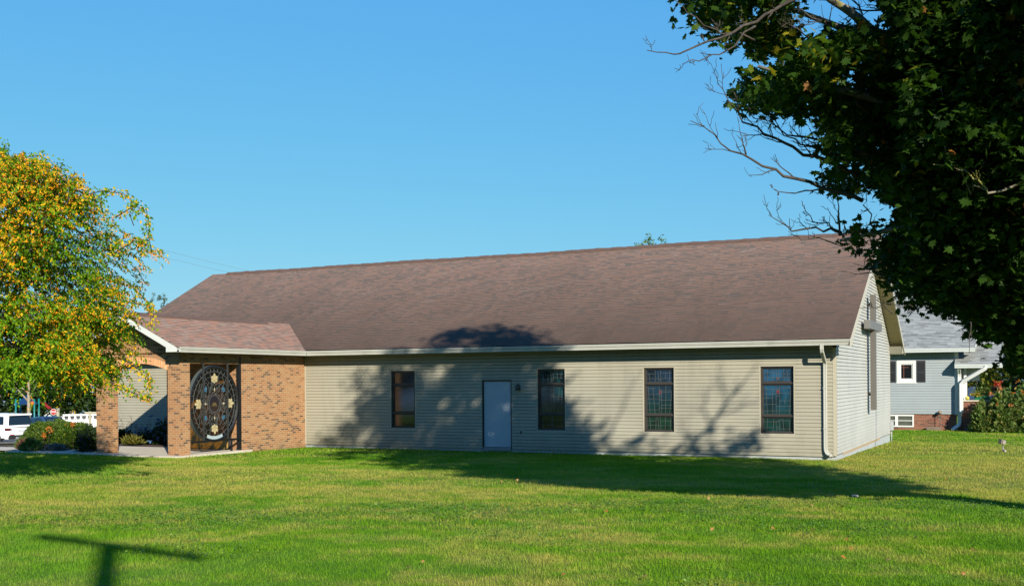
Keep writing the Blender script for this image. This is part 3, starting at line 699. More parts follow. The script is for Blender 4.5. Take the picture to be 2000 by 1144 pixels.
mb=MB(); mb.box((XW+.075,24.39,.075),(XW+.118,26.565,.135)); mb.box((XW-.02,24.39,2.47),(XW+.06,26.56,2.53)); mb.build('cross_rail',BLACKM,gw)
mb=MB(); mb.box((XW+.075,26.17,-.3),(XW+.11,26.20,.07)); mb.build('short_leg',BLACKM,gw)
# ---------------------------------------------------------------- ground
def lawn_colour(nt,k=.76):
    p=POS(nt); x,y,z=XYZ(nt,p)
    a=NOISE(nt,p,.32,4,.6); b_=NOISE(nt,p,1.5,3,.6); c=NOISE(nt,p,.11,2); f=NOISE(nt,p,7,2)
    g=RAMP(nt,M(nt,'ADD',M(nt,'MULTIPLY',a,.55),M(nt,'MULTIPLY',b_,.45)),[(.36,(.080,.235,.004)),(.5,(.165,.335,.010)),(.64,(.25,.39,.03))])
    # dry patches: more by the right gable end and along the left middle of the lawn
    dx=M(nt,'SUBTRACT',x,1.0); dy=M(nt,'SUBTRACT',y,31.)
    d1=MR(nt,M(nt,'SQRT',M(nt,'ADD',M(nt,'MULTIPLY',dx,dx),M(nt,'MULTIPLY',M(nt,'MULTIPLY',dy,dy),.35))),9.,2.)
    ex=M(nt,'ADD',x,13.); ey=M(nt,'SUBTRACT',y,17.)
    d2=MR(nt,M(nt,'SQRT',M(nt,'ADD',M(nt,'MULTIPLY',M(nt,'MULTIPLY',ex,ex),.5),M(nt,'MULTIPLY',ey,ey))),9.,2.)
    dry=M(nt,'ADD',M(nt,'MULTIPLY',a,.5),M(nt,'ADD',M(nt,'MULTIPLY',b_,.35),M(nt,'MULTIPLY',f,.15)))
    dry=M(nt,'ADD',dry,M(nt,'ADD',M(nt,'MULTIPLY',d1,.20),M(nt,'MULTIPLY',d2,.085)))
    g=MIX(nt,MR(nt,dry,.487,.605,0,.95),g,(.52,.41,.14))
    g=MIX(nt,MR(nt,NOISE(nt,p,.9,3),.50,.62,0,.4),g,(.15,.30,.06))
    g=MIX(nt,MR(nt,NOISE(nt,p,3.1,3),.45,.72,0,.45),g,(.07,.17,.012))
    g=MIX(nt,MR(nt,c,.50,.66,0,.5),g,(.11,.29,.03))
    return MIX(nt,1.,g,(k*1.08,k*1.19,k*.85),'MULTIPLY')
m,nt,b=newmat('lawn_soil'); c=lawn_colour(nt); c=MIX(nt,.6,c,(.035,.045,.012)); P(nt,b,color=c,rough=1.,spec=.05); SOILM=m
m,nt,b=newmat('grass_blades'); t=N(nt,'ShaderNodeAttribute',out=2,attribute_name='tint'); c=lawn_colour(nt)
c=MIX(nt,MR(nt,t,.0,1.,0,1.),MIX(nt,.35,c,(.035,.09,.006)),MIX(nt,.2,c,(.34,.36,.06)))
P(nt,b,color=c,rough=.7,spec=.06); tr=N(nt,'ShaderNodeBsdfTranslucent',[MIX(nt,1.,c,(1.1,1.15,.5),'MULTIPLY')])
mx=N(nt,'ShaderNodeMixShader',[.4,b.outputs[0],tr]); nt.links.new(mx,nt.nodes['Material Output'].inputs[0]); GRASSM=m
xs_=np.concatenate([np.linspace(-700,-120,12),np.linspace(-110,-42,18),np.linspace(-40,25,100),np.linspace(30,200,10)]); ys_=np.concatenate([np.linspace(-60,-5,8),np.linspace(-3,62,110),np.linspace(66,180,20),np.linspace(220,900,8)])
gx,gy=np.meshgrid(xs_,ys_); gz=ground_z(gx,gy); nxg,nyg=len(xs_),len(ys_)
idx=np.arange(nxg*nyg).reshape(nyg,nxg)
F=np.stack([idx[:-1,:-1],idx[:-1,1:],idx[1:,1:],idx[1:,:-1]],-1).reshape(-1)
g_=np_mesh('lawn_ground',np.stack([gx,gy,gz],-1).reshape(-1,3),F,4,SOILM); tag(g_,'wide mown lawn sloping gently down to the building','lawn',kind='structure')
for p_ in g_.data.polygons: p_.use_smooth=True
# no-grass areas
PATHP=[(-60,25.4),(-29.5,23.6),(-25.9,23.55),(-22.30,23.62),(-22.30,26.95),(-26.2,26.95),(-29.8,25.15),(-60,27.6)]
def nograss(X,Y):
    r=in_poly(X,Y,PATHP); r|=(X>XL)&(X<XG+.02)&(Y>YF)&(Y<YB); r|=(X>-31)&(X<-22.2)&(Y>25)&(Y<30.5)
    r|=(X>-9.5)&(X<4)&(Y>51.4)&(Y<62); r|=(X<-37)&(Y>30); r|=(X<-30)&(Y>26.5)&(Y<29.6); return r
def scatter(d0,d1,dens,wd,ht,spread):
    lat=lambda d: d*(1000/FOC)+spread
    area=(lat(d0)+lat(d1))*(d1-d0); n=int(area*dens)
    d=np.sqrt(rng.uniform(d0*d0,d1*d1,n)); l=rng.uniform(-1,1,n)*lat(d1)
    k=np.abs(l)<lat(d); d,l=d[k],l[k]
    X=d*FW[0]+l*RT[0]; Y=d*FW[1]+l*RT[1]; k=~nograss(X,Y); X,Y=X[k],Y[k]
    return X,Y,np.full(len(X),wd),np.full(len(X),ht)
S=[scatter(7.0,13,3000,.007,.044,3.5),scatter(13,20,1700,.010,.048,4.),scatter(20,31,900,.014,.052,1.5),scatter(31,52,260,.024,.07,1.)]
X,Y,Wd,Ht=(np.concatenate(q) for q in zip(*S)); n=len(X)
tuft=np.sin(X*2.3+1.7*np.sin(Y*1.1))*np.sin(Y*2.9+1.3*np.sin(X*1.7))
patch=np.sin(X*.7+2*np.sin(Y*.5))*np.sin(Y*.9+X*.3)
Ht=Ht*rng.uniform(.6,1.25,n)*(1+.16*tuft+.12*patch); Wd=Wd*rng.uniform(.7,1.3,n)
ya=rng.uniform(0,2*np.pi,n); lean=np.abs(rng.normal(0,.62,n))+.12
la=ya+rng.normal(0,.6,n)
up=np.stack([np.cos(la)*np.sin(lean),np.sin(la)*np.sin(lean),np.cos(lean)],-1)
side=np.stack([-np.sin(ya),np.cos(ya),np.zeros(n)],-1)
base=np.stack([X,Y,ground_z(X,Y)-.006],-1)
V=np.stack([base-side*Wd[:,None]/2,base+side*Wd[:,None]/2,base+up*Ht[:,None]],1)
tint=np.repeat(np.clip(rng.beta(2,3,n)+.1*patch,0,1),3)
gr=np_mesh('grass',V.reshape(-1,3),np.arange(3*n),3,GRASSM,tint=tint); tag(gr,'short mown grass of the lawn, green with dry straw patches','grass',kind='stuff')
# clover and small weeds low in the grass
n=20000; d=np.sqrt(rng.uniform(49,17**2,n)); l=rng.uniform(-1,1,n)*(d*.48+1); X=d*FW[0]+l*RT[0]; Y=d*FW[1]+l*RT[1]
k=(np.sin(X*1.1+.7)*np.sin(Y*1.3)+.6*np.sin(X*.45-Y*.6)+rng.normal(0,.25,n)>.45); X,Y=X[k],Y[k]; n=len(X)
X=np.repeat(X,3)+rng.normal(0,.012,3*n); Y=np.repeat(Y,3)+rng.normal(0,.012,3*n); n*=3
cl=leaves('clover',np.stack([X,Y,ground_z(X,Y)+rng.uniform(.025,.06,n)],-1),np.stack([rng.normal(size=n),rng.normal(size=n),rng.normal(0,.3,n)],-1),np.tile([0,0,1.],(n,1))+rng.normal(0,.3,(n,3)),rng.uniform(.018,.034,n),rng.uniform(0,1,n),DIAM[0],DIAM[1],leaf_mat('clover_leaf',[(0,(.09,.22,.015)),(1,(.24,.42,.04))],.2))
tag(cl,'low clover and weed leaves in the near grass','clover',kind='stuff')
# fallen leaves
n=110; d=rng.uniform(9,30,n); l=rng.uniform(-.1,.5,n)*d; X=d*FW[0]+l*RT[0]; Y=d*FW[1]+l*RT[1]; k=~nograss(X,Y); X,Y=X[k],Y[k]; n=len(X)
fl=leaves('fallen_leaves',np.stack([X,Y,ground_z(X,Y)+.055],-1),np.stack([rng.normal(size=n),rng.normal(size=n),rng.normal(0,.35,n)],-1),np.tile([0,0,1.],(n,1))+rng.normal(0,.45,(n,3)),rng.uniform(.035,.065,n),rng.uniform(0,1,n),MAPLE[0],MAPLE[1],leaf_mat('dry_leaf',[(0,(.45,.17,.03)),(.5,(.50,.26,.06)),(1,(.42,.30,.12))],.15))
tag(fl,'scattered dry orange and tan leaves on the lawn','fallen leaves',kind='stuff')
n=260; X=rng.uniform(-27.5,-19,n); Y=rng.uniform(17.5,23.4,n); fl=leaves('fallen_crab_leaves',np.stack([X,Y,ground_z(X,Y)+.055],-1),np.stack([rng.normal(size=n),rng.normal(size=n),rng.normal(0,.3,n)],-1),np.tile([0,0,1.],(n,1))+rng.normal(0,.4,(n,3)),rng.uniform(.03,.06,n),rng.uniform(0,1,n),OVAL[0],OVAL[1],leaf_mat('dry_yellow_leaf',[(0,(.42,.26,.03)),(.6,(.45,.22,.04)),(1,(.35,.18,.07))],.15))
tag(fl,'small yellow and orange leaves dropped on the grass under the fruit tree','fallen leaves',kind='stuff')
# paths, slab, flower bed, street
mb=MB()
def gquad(mb,pts,dz,sub=8):
    a,b,c,d=[np.array(p) for p in pts]
    for i in range(sub):
        for j in range(2):
            q=lambda s,t:(a*(1-s)+b*s)*(1-t)+(d*(1-s)+c*s)*t
            ps=[q(i/sub,j/2),q((i+1)/sub,j/2),q((i+1)/sub,(j+1)/2),q(i/sub,(j+1)/2)]
            mb.poly([(p[0],p[1],float(ground_z(p[0],p[1]))+dz) for p in ps])
gquad(mb,[(-60,25.4),(-29.5,23.6),(-29.8,25.15),(-60,27.6)],.06,14)
mb.box((-29.5,23.6,-.75),(-25.91,25.2,-.262)); mb.poly([(-29.5,23.6,-.2615),(-29.5,25.15,-.2615),(-29.8,25.15,-.262),(-29.6,23.6,-.262)])
tag(mb.build('footpath',CONC),'pale concrete footpath running left from the porch','path',kind='structure')
mb=MB(); mb.box((-25.91,23.58,-.75),(-22.28,26.95,-.258),0,.012); mb.box((-29.3,25.2,-.75),(-25.92,26.9,-.26)); tag(mb.build('porch_slab',CONC),'pale concrete slab under the brick porch','slab',kind='structure')
MULCH=plain('bark_mulch',(.10,.055,.035),.95,.35,9.,bump=.6)
mb=MB(); gquad(mb,[(-31.3,26.4),(-25.7,26.4),(-25.7,29.99),(-31.3,29.99)],.06,8); gquad(mb,[(-37,26.6),(-29.9,25.0),(-29.9,29.6),(-37,29.6)],.055,6); tag(mb.build('flower_bed',MULCH),'mulched flower bed along the wall behind the porch','flower bed',kind='structure')
mb=MB(); gquad(mb,[(-200,31),(-36.5,31),(-36.5,75),(-200,75)],.03,24); tag(mb.build('car_park',plain('worn_asphalt',(.17,.165,.155),.95,.15,.6)),'sunlit grey car park and street on the left','car park',kind='structure')
# wash-out strip of grass seen between path and cars
mb=MB(); gquad(mb,[(-110,36.5),(-36.5,31.05),(-36.5,34.0),(-110,40)],.08,16); tag(mb.build('verge',plain('dry_verge',(.26,.19,.07),1.,.3,2.)),'dry grass verge in front of the parked cars','verge',kind='structure')

# ---------------------------------------------------------------- neighbour's house on the right
YH=51.5; hz=-.47
house=thing('neighbour_house',(-4,YH,hz),'blue-grey sided house with grey shingle roof, black shutters and brick base','house')
def hp(mb,name,mat,parent=house): return mb.build(name,mat,parent)
XHR=-2.93; XHL=-12.5; EZ=3.12
wx0,wx1,wz0,wz1=-5.43,-4.63,1.67,2.66
mb=MB().siding((0,YH,0),(1,0,0),(0,-1,0),XHL,XHR-.07,.235,EZ+.08,[(wx0,wx1,wz0,wz1)],.115); 
mb.quad((XHR,YH,.2),(XHR,YH+8,.2),(XHR,YH+8,3.2),(XHR,YH,3.2)); mb.poly([(XHR,YH,3.2),(XHR,YH+8,3.2),(XHR,YH+4.3,5.9)]); hp(mb,'wall',HOUSESID)
mb=MB(); mb.box((XHR-.07,YH-.02,.22),(XHR+.02,YH+.05,EZ+.06)); mb.box((XHR+.021,YH-.02,2.72),(XHR+.09,YH+.05,EZ)); hp(mb,'corner_board',WHITE)
mb=MB(); mb.box((XHL,YH+.02,-.9),(XHR-.01,YH+.2,.225)); hp(mb,'foundation',REDBRICK)
# roof
mb=MB(); y0,z0_=YH-.55,EZ+.06; sl=.62; yr=YH+4.4
xr=-2.13
slab(mb,XHL-.5,xr,y0,z0_,yr,z0_+(yr-y0)*sl,.08); slab(mb,xr,XHL-.5,2*yr-y0,z0_,yr,z0_+(yr-y0)*sl-.001,.08); ro=hp(mb,'roof',ROOFG)
mb=MB(); mb.extrude(KPROF,(XHL-.5,y0+.06,z0_-.02),(xr,y0+.06,z0_-.02),(0,-1,0),(0,0,1)); mb.quad((XHL-.5,y0+.06,z0_-.13),(xr,y0+.06,z0_-.13),(xr,YH,z0_-.13),(XHL-.5,YH,z0_-.13)); hp(mb,'gutter',plain('house_gutter',(.62,.66,.66),.4,.05))
a=Vector((xr+.02,y0+.1,z0_-.02)); b_=Vector((xr+.02,yr,z0_+(yr-y0)*sl-.08)); mb=MB(); mb.bar(a,b_,.03,.16); hp(mb,'rake_board',WHITE)
# window and shutters
mb=MB()
for a,b_ in (((wx0,wz0),(wx0+.12,wz1)),((wx1-.12,wz0),(wx1,wz1)),((wx0+.12,wz1-.14),(wx1-.12,wz1)),((wx0+.12,wz0),(wx1-.12,wz0+.12))): mb.box((a[0],YH-.035,a[1]),(b_[0],YH+.05,b_[1]))
mb.box((wx0-.04,YH-.05,wz0-.05),(wx1+.04,YH-.005,wz0-.002))
for a,b_ in (((wx0+.12,wz0+.12),(wx0+.17,wz1-.14)),((wx1-.17,wz0+.12),(wx1-.12,wz1-.14)),((wx0+.17,wz0+.12),(wx1-.17,wz0+.17)),((wx0+.17,wz1-.19),(wx1-.17,wz1-.14))): mb.box((a[0],YH-.012,a[1]),(b_[0],YH+.04,b_[1]))
wo=hp(mb,'window',WHITE); mb=MB(); mb.quad((wx0+.17,YH+.01,wz0+.17),(wx1-.17,YH+.01,wz0+.17),(wx1-.17,YH+.01,wz1-.19),(wx0+.17,YH+.01,wz1-.19))
mb.build('pane',G_DARK,wo); mb=MB(); mb.box((wx0+.27,YH-.002,wz0+.18),(wx0+.30,YH+.006,wz1-.2)); mb.box((wx0+.18,YH-.003,wz1-.33),(wx1-.30,YH+.005,wz1-.30)); mb.build('glazing_bar',plain('brown_bar',(.20,.08,.06),.5),wo)
for xa in (wx0-.045-.37,wx1+.045):
    mb=MB(); mb.box((xa,YH-.05,wz0),(xa+.37,YH-.012,wz1-.02)); 
    for za,zb in ((wz0+.06,wz0+.46),(wz0+.52,wz1-.08)):
        k=int((zb-za)/.045)
        for i in range(k): z=za+i*.045; mb.quad((xa+.05,YH-.052,z),(xa+.32,YH-.052,z),(xa+.32,YH-.062,z+.03),(xa+.05,YH-.062,z+.03))
    hp(mb,'shutter',plain('black_shutter',(.035,.038,.045),.5))
# basement window
bx0,bx1,bz0,bz1=-5.95,-4.73,-.36,.205
mb=MB()
for a,b_ in (((bx0,bz0),(bx1,bz0+.06)),((bx0,bz1-.07),(bx1,bz1)),((bx0,bz0+.06),(bx0+.06,bz1-.07)),((bx1-.06,bz0+.06),(bx1,bz1-.07)),((bx0+.42,bz0+.06),(bx0+.54,bz1-.07)),((bx0+.06,-.09),(bx0+.42,-.06)),((bx0+.54,-.09),(bx1-.06,-.06))): mb.box((a[0],YH-.03,a[1]),(b_[0],YH+.03,b_[1]))
wo=hp(mb,'basement_window',WHITE); mb=MB(); mb.quad((bx0+.06,YH+.005,bz0+.06),(bx1-.06,YH+.005,bz0+.06),(bx1-.06,YH+.005,bz1-.07),(bx0+.06,YH+.005,bz1-.07)); mb.build('pane',plain('dusty_pane',(.13,.14,.12),.2,.25,4,spec=.6),wo)
# main downspout with kick-out
mb=MB(); dx=-2.80
sweep(mb,[(dx,YH-.45,2.33),(dx,YH-.42,2.25),(dx,YH-.16,2.06),(dx,YH-.10,1.9),(dx,YH-.09,-.1),(dx-.03,YH-.12,-.25),(dx-.30,YH-.35,-.46)],[(u*1.55,v*1.5) for u,v in prof]); hp(mb,'downspout',WHITE)
# porch
pe=2.36; px1=-1.03; py0=YH-.55
mb=MB(); slab(mb,XHR-.04,px1,py0,pe+.10,YH+1.5,pe+.10+2.05*.50,.07); po=hp(mb,'porch_roof',ROOFG)
mb=MB(); mb.extrude(KPROF,(XHR-.04,py0+.06,pe+.08),(px1,py0+.06,pe+.08),(0,-1,0),(0,0,1)); mb.quad((XHR,py0+.06,pe-.05),(px1,py0+.06,pe-.05),(px1,YH+1.6,pe-.05),(XHR,YH+1.6,pe-.05)); hp(mb,'porch_gutter',MATS['house_gutter'])
mb=MB(); sweep(mb,[(-1.68,py0+.02,pe-.02),(-1.74,py0+.03,pe-.10),(-2.62,YH-.33,1.72),(-2.72,YH-.30,1.60),(-2.72,YH-.30,.3)],[(u*1.6,v*2.6) for u,v in prof]); hp(mb,'porch_downspout',WHITE)
mb=MB(); mb.box((XHR+.1,YH+.35,.28),(-2.51,YH+.45,2.31)); mb.box((-2.62,YH-.05,.867),(-2.50,YH+.07,2.31)); mb.box((-2.49,YH+.36,1.72),(-2.0,YH+.42,2.31))
for i in range(0): mb.box((-2.84+i*.14,YH+.34,.28 if i<2 else 1.75),(-2.835+i*.14,YH+.349,2.30))
hp(mb,'porch_board_wall',WHITE)
mb=MB(); mb.box((XHR+.05,YH-.02,-.85),(-1.15,YH+.22,.80)); hp(mb,'porch_brick_wall',REDBRICK)
mb=MB(); mb.box((XHR+.05,YH-.07,.80),(-1.15,YH+.26,.865),0,.008); hp(mb,'porch_wall_cap',CONC)
mb=MB(); mb.box((-2.55,YH+1.7,.3),(-2.22,YH+1.75,1.45)); hp(mb,'porch_door',plain('blue_door',(.05,.09,.20),.4))
# blocks at the foot of the wall
for xa,xb,l_ in ((-4.18,-3.58,'brown concrete block at the foot of the house wall beside the basement window'),(-2.6,-1.95,'brown concrete block at the foot of the porch wall beside the downspout')):
    mb=MB(); mb.box((xa,YH-.3,-.6),(xb,YH-.08,-.34),0,.012); mb.box((xa+.05,YH-.26,-.34),(xb-.05,YH-.12,-.325),0,.004); tag(mb.build('concrete_block',plain('brown_block',(.26,.20,.15),.9,.15,6)),l_,'block','blocks along the house wall')
# spotlight by the house
fl=thing('garden_light',(-3.62,YH-.25,-.35),'small spotlight on a thin stake against the house brickwork','light')
mb=MB(); mb.tube([(-3.62,YH-.2,-.5),(-3.62,YH-.2,.25)],.012,6); mb.build('stake',GREYM,fl)
mb=MB(); mb.lathe([(0,-.07),(.05,-.06),(.085,.05),(.075,.06),(0,.05)],(-3.62,YH-.2,.32),12,0,'Y'); mb.build('lamp_head',plain('tarnished_brass',(.32,.24,.15),.4,spec=.5),fl)
# flood lamp on the lawn
Lp=np.array([-.74,36.0]); lz=float(ground_z(*Lp))
ff=thing('flood_light',(Lp[0],Lp[1],lz),'small grey box floodlight on a short post standing in the right lawn','light')
mb=MB(); mb.tube([(Lp[0],Lp[1],lz-.1),(Lp[0],Lp[1],lz+.20)],.022,8); mb.build('post',plain('galvanised_post',(.25,.25,.25),.5,spec=.5),ff)
mb=MB(); mb.obox((Lp[0],Lp[1],lz+.31),(.80,.55,-.22),(-.55,.83,0),(.18,.12,.97),.052,.075,.062); mb.obox((Lp[0]-.07,Lp[1]-.045,lz+.335),(.80,.55,-.22),(-.55,.83,0),(.18,.12,.97),.012,.082,.07); mb.build('lamp_housing',plain('tan_grey_housing',(.33,.29,.25),.6),ff)
mb=MB(); mb.tube([(Lp[0]+.05,Lp[1]-.03,lz-.02),(Lp[0]+.06,Lp[1]-.035,lz+.08)],.035,8); mb.build('junction_box',plain('pale_grey_box',(.45,.43,.40),.6),ff)
# small white cover in the shaded grass
q=on_d(1670,967,18.0); mb=MB(); mb.lathe([(0,-.004),(.05,-.006),(.055,-.012),(.06,-.04)],(q[0],q[1],float(ground_z(q[0],q[1]))+.05),18); tag(mb.build('valve_cover',plain('pale_cover',(.30,.31,.31),.6)),'flat pale round cover lying in the shaded grass','valve cover')
# ---------------------------------------------------------------- trees
BARK=bark_mat('grey_bark',(.10,.085,.07),(.24,.21,.17)); BARKL=bark_mat('lichen_bark',(.17,.15,.12),(.36,.32,.26),(.33,.29,.06)); BARKD=bark_mat('twig_bark',(.055,.048,.045),(.13,.11,.10))
PALEBARK=bark_mat('pale_bark',(.30,.25,.18),(.48,.41,.30))
def curve(a,b,bend,n=7,seed=0,sag=0.):
    rr=np.random.default_rng(seed); a=np.array(a,float); b=np.array(b,float); o=rr.normal(0,bend,3)
    return [a*(1-t)+b*t+o*math.sin(math.pi*t)+np.array([0,0,sag*math.sin(math.pi*t)]) for t in np.linspace(0,1,n)]
def twig(mb,pts,r0,r1,side,ln,seed,lvl=0,ns=5,mi=0):
    """a tapered bare branch with forking side twigs"""
    rr=np.random.default_rng(seed); pts=[np.array(p,float) for p in pts]
    fine=[]
    for a,b in zip(pts[:-1],pts[1:]):
        for t in (0,.5): fine.append(a*(1-t)+b*t+rr.normal(0,.006+.01*(lvl==0),3))
    fine.append(pts[-1]); k=len(fine)
    mb.tube(fine,[r0+(r1-r0)*i/(k-1) for i in range(k)],ns if lvl==0 else 4,mi)
    if lvl>=2: return
    L=sum(np.linalg.norm(b-a) for a,b in zip(fine[:-1],fine[1:]))
    for i in range(side):
        t=rr.uniform(.15,1.); j=min(int(t*(k-1)),k-2); p=fine[j]+(fine[j+1]-fine[j])*rr.random(); d=unit(fine[j+1]-fine[j])
        q=unit(np.cross(d,rr.normal(size=3))); dd=unit(d*rr.uniform(.5,1.1)+q*rr.uniform(.5,1.)+np.array([0,0,.25])); l=ln*rr.uniform(.4,1.2)
        m1=p+dd*l*.5+rr.normal(0,.05*l,3); e=p+dd*l+rr.normal(0,.1*l,3)+np.array([0,0,.12*l])
        rb=max(.0035,(r0+(r1-r0)*t)*.5); twig(mb,[p,m1,e],rb,.0025,3 if lvl==0 else 1,ln*.45,seed*31+i+1,lvl+1,ns,mi)
def cluster_leaves(cent,per,rad,flat,droop,size0,size1,r2):
    cent=np.asarray(cent); n=len(cent)*per
    c=np.repeat(cent,per,0)+r2.normal(size=(n,3))*np.array([rad,rad,rad*flat])
    d=unit(r2.normal(size=(n,3))*np.array([1,1,.35])+np.array([0,0,-droop])); nn=unit(r2.normal(size=(n,3))*.55+np.array([0,0,1.]))
    return c,d,nn,r2.uniform(size0,size1,n)
# ---- big maple: trunk stands out of the frame to the right, boughs reach into the picture
ES=np.array([.700,.714,0]); LS=np.array([-.714,.700,0]); TEL=math.tan(R(SUN_EL))
TB=np.array([3.55,14.5,float(ground_z(3.55,14.5))])
maple=thing('maple_tree',tuple(TB),'large maple reaching in from the right with dark lobed leaves and bare grey twigs','tree')
AB=[(5.3,13.8),(5.9,15.8),(6.5,17.4),(7.6,18.0),(8.8,17.3),(9.6,18.3),(10.8,18.4),(11.6,17.2),(12.0,15.8),(12.5,14.2),(13.3,13.0),(14.6,12.4),(15.6,12.1),(16.6,11.7),(16.9,11.2),(16.4,10.6),(15.9,9.4),(15.6,8.5),(14.6,7.2),(13.2,6.8),(11.4,6.6),(9.6,7.3),(8.1,8.1),(7.1,8.9),(6.2,10.6),(5.7,11.6)]
IMG=[(1338,-400),(1338,0),(1346,52),(1375,72),(1416,80),(1440,92),(1455,98),(1442,130),(1438,198),(1465,212),(1500,212),(1534,224),(1560,228),(1600,243),(1608,262),(1609,335),(1604,365),(1630,386),(1656,374),(1687,369),(1726,386),(1731,420),(1762,424),(1745,436),(1718,450),(1690,430),(1655,436),(1628,465),(1642,486),(1668,500),(1700,515),(1722,540),(1737,584),(1760,584),(1782,598),(1797,608),(1828,602),(1850,614),(1873,628),(1882,641),(1920,651),(1950,658),(1964,678),(1948,700),(1966,742),(2010,740),(2100,780),(3200,900),(3200,-400)]
GAPS=[[(1548,-60),(1540,50),(1562,95),(1592,72),(1640,62),(1695,66),(1730,84),(1750,64),(1742,20),(1726,-60)],[(1806,52),(1846,66),(1860,130),(1858,212),(1826,216),(1812,150)],[(1690,150),(1712,148),(1706,178)],[(1560,175),(1588,180),(1570,205)],[(1460,96),(1530,104),(1565,96),(1530,150),(1480,150)],[(1728,392),(1764,398),(1760,424),(1735,420)]]
def maple_ok(Pt,margin,sunchk=True):
    a=Pt@ES; b=Pt[:,2]+TEL*(Pt@LS); x,y,d=project(Pt)
    ok=in_poly(a,b+(0 if sunchk else .35),AB)&(Pt[:,2]>1.75)
    vis=(d>1)&(x<2060)&(y>-70)&(x>1000)
    im=in_poly(x,y,IMG)
    for ang in np.linspace(0,2*np.pi,8,endpoint=False):
        im&=in_poly(x+margin*np.cos(ang)/np.maximum(d,1)*FOC,y+margin*np.sin(ang)/np.maximum(d,1)*FOC,IMG)
    for g in GAPS: im&=~in_poly(x,y,g)
    front=(d>1.5)&(x<1338)&(y>-400)&(x>-200)
    return ok&np.where(vis,im,True)&~front&(d>4.5)
r2=np.random.default_rng(3)
# whole crown
n=42000; a=r2.uniform(5,17,n); b=r2.uniform(6,18.6,n); s=7.65+r2.uniform(-5.2,5.2,n); z=b-TEL*s
Pt=a[:,None]*ES+s[:,None]*LS; Pt[:,2]=z
zr=np.clip((z-2)/12.5,0,1); rs=5.2*np.sqrt(np.clip(1-((zr-.42)/.62)**2,0,1))*np.sqrt(np.clip(1-((a-11.2)/6.6)**2,.05,1))
ok=(np.abs(s-7.65)<rs)&maple_ok(Pt,.10)
lump=np.sin(Pt[:,0]*1.5+1)*np.sin(Pt[:,1]*1.4+2)*np.sin(Pt[:,2]*1.9)+.35*np.sin(Pt[:,0]*3.1)*np.sin(Pt[:,2]*3.7)
ok&=(lump>.06)&~((a>12.7)&(b>10.8)&(r2.random(n)<.55))&~((a<7.7)&(s<9.4))
whole=Pt[ok][:1900]
# the boughs that show in the picture
n=90000; px=r2.uniform(1330,2060,n); py=r2.uniform(-60,790,n); dd=r2.uniform(10.4,16.6,n)
c_,s_=math.cos(ROLL),math.sin(ROLL); u=c_*(px-CX)-s_*(py-CY); v=s_*(px-CX)+c_*(py-CY)
Pt=CAMP+dd[:,None]*(FW+RT*(u/FOC)[:,None]-np.array([0,0,1.])*(v/FOC)[:,None])
lump=np.sin(Pt[:,0]*2.1+1)*np.sin(Pt[:,1]*1.7+.4)*np.sin(Pt[:,2]*2.9+.6)+.4*np.sin(Pt[:,0]*4.3+Pt[:,1]*2)*np.sin(Pt[:,2]*5.1)
rag=np.sin(px*.045+py*.02)*np.sin(py*.05-px*.013)+.5*np.sin(px*.11+1)*np.sin(py*.12+2)   # ragged outline, thinner towards the tips
mgn=np.clip(.10+.10*rag+.05*r2.normal(size=n),.0,.4)
ok=maple_ok(Pt,mgn,False)&(lump>np.where(px<1780,-.07,-2))&(rag>-.62-2*(px>1750))
seen=Pt[ok][:7600]
edge_=[]
C1,D1,N1,S1=cluster_leaves(seen,11,.10,.8,.55,.065,.130,r2)
x1,y1,_=project(C1)
t1=np.clip(.03+.5*r2.random(len(C1))+.17*(x1<1660)*r2.random(len(C1)),0,.66)  # left-hand leaves tinted lighter: their sunlit look is put into the tint
yel=np.exp(-(((x1-1440)/140)**2+((y1-60)/70)**2))*.9+.55*np.exp(-(((x1-1620)/130)**2+((y1-110)/45)**2))+.25*np.exp(-(((x1-1770)/60)**2+((y1-340)/60)**2))
spot=np.sin(C1[:,0]*9)*np.sin(C1[:,2]*11+C1[:,1]*5)>.0
t1=np.where((r2.random(len(C1))<yel*.8)&spot,r2.uniform(.6,.92,len(C1)),t1); t1=np.where(r2.random(len(C1))<.006,1.,t1)
C2,D2,N2,S2=cluster_leaves(whole,18,.24,.6,.45,.15,.24,r2)
x2,y2,d2=project(C2); vis=(d2>.5)&(x2<2060)&(x2>900)&(y2>-70); k=(~vis|in_poly(x2,y2,IMG))&~(vis&(x2<1800)&(r2.random(len(x2))<.4))
for g in GAPS: k&=~(vis&in_poly(x2,y2,g))
C2,D2,N2,S2=C2[k],D2[k],N2[k],S2[k]; S2=np.where(vis[k],S2*.58,S2); t2=.1+.45*r2.random(len(C2))
MAPLEM=leaf_mat('maple_leaf',[(0,(.018,.048,.009)),(.5,(.062,.14,.016)),(.66,(.16,.26,.022)),(.75,(.36,.36,.025)),(.92,(.52,.42,.03)),(1,(.42,.17,.04))],.42,.5,.1)
cr=leaves('crown',np.concatenate([C1,C2]),np.concatenate([D1,D2]),np.concatenate([N1,N2]),np.concatenate([S1,S2]),np.concatenate([t1,t2]),MAPLE[0],MAPLE[1],MAPLEM,maple)
print('maple leaves',len(C1),len(C2),len(seen),len(whole))
mb=MB(); fork=TB+np.array([-.15,.1,3.1])
mb.tube([TB+np.array([0,0,-.2]),TB+np.array([0,0,.15]),TB+np.array([-.02,.02,.9]),TB+np.array([-.08,.06,2.]),fork],[.56,.43,.36,.34,.36],14)
tr=mb.build('trunk',BARK,maple)
mb=MB(); tips=[whole[i] for i in r2.integers(0,len(whole),26)]; 
for i,t in enumerate(tips):
    st=fork+np.array([0,0,r2.uniform(-.5,.1)]); c=curve(st,t,.35,8,i,.5); L=np.linalg.norm(t-st); r0=.10+.02*L*.5
    mb.tube(c,[r0*(1-.88*j/7) for j in range(8)],8)
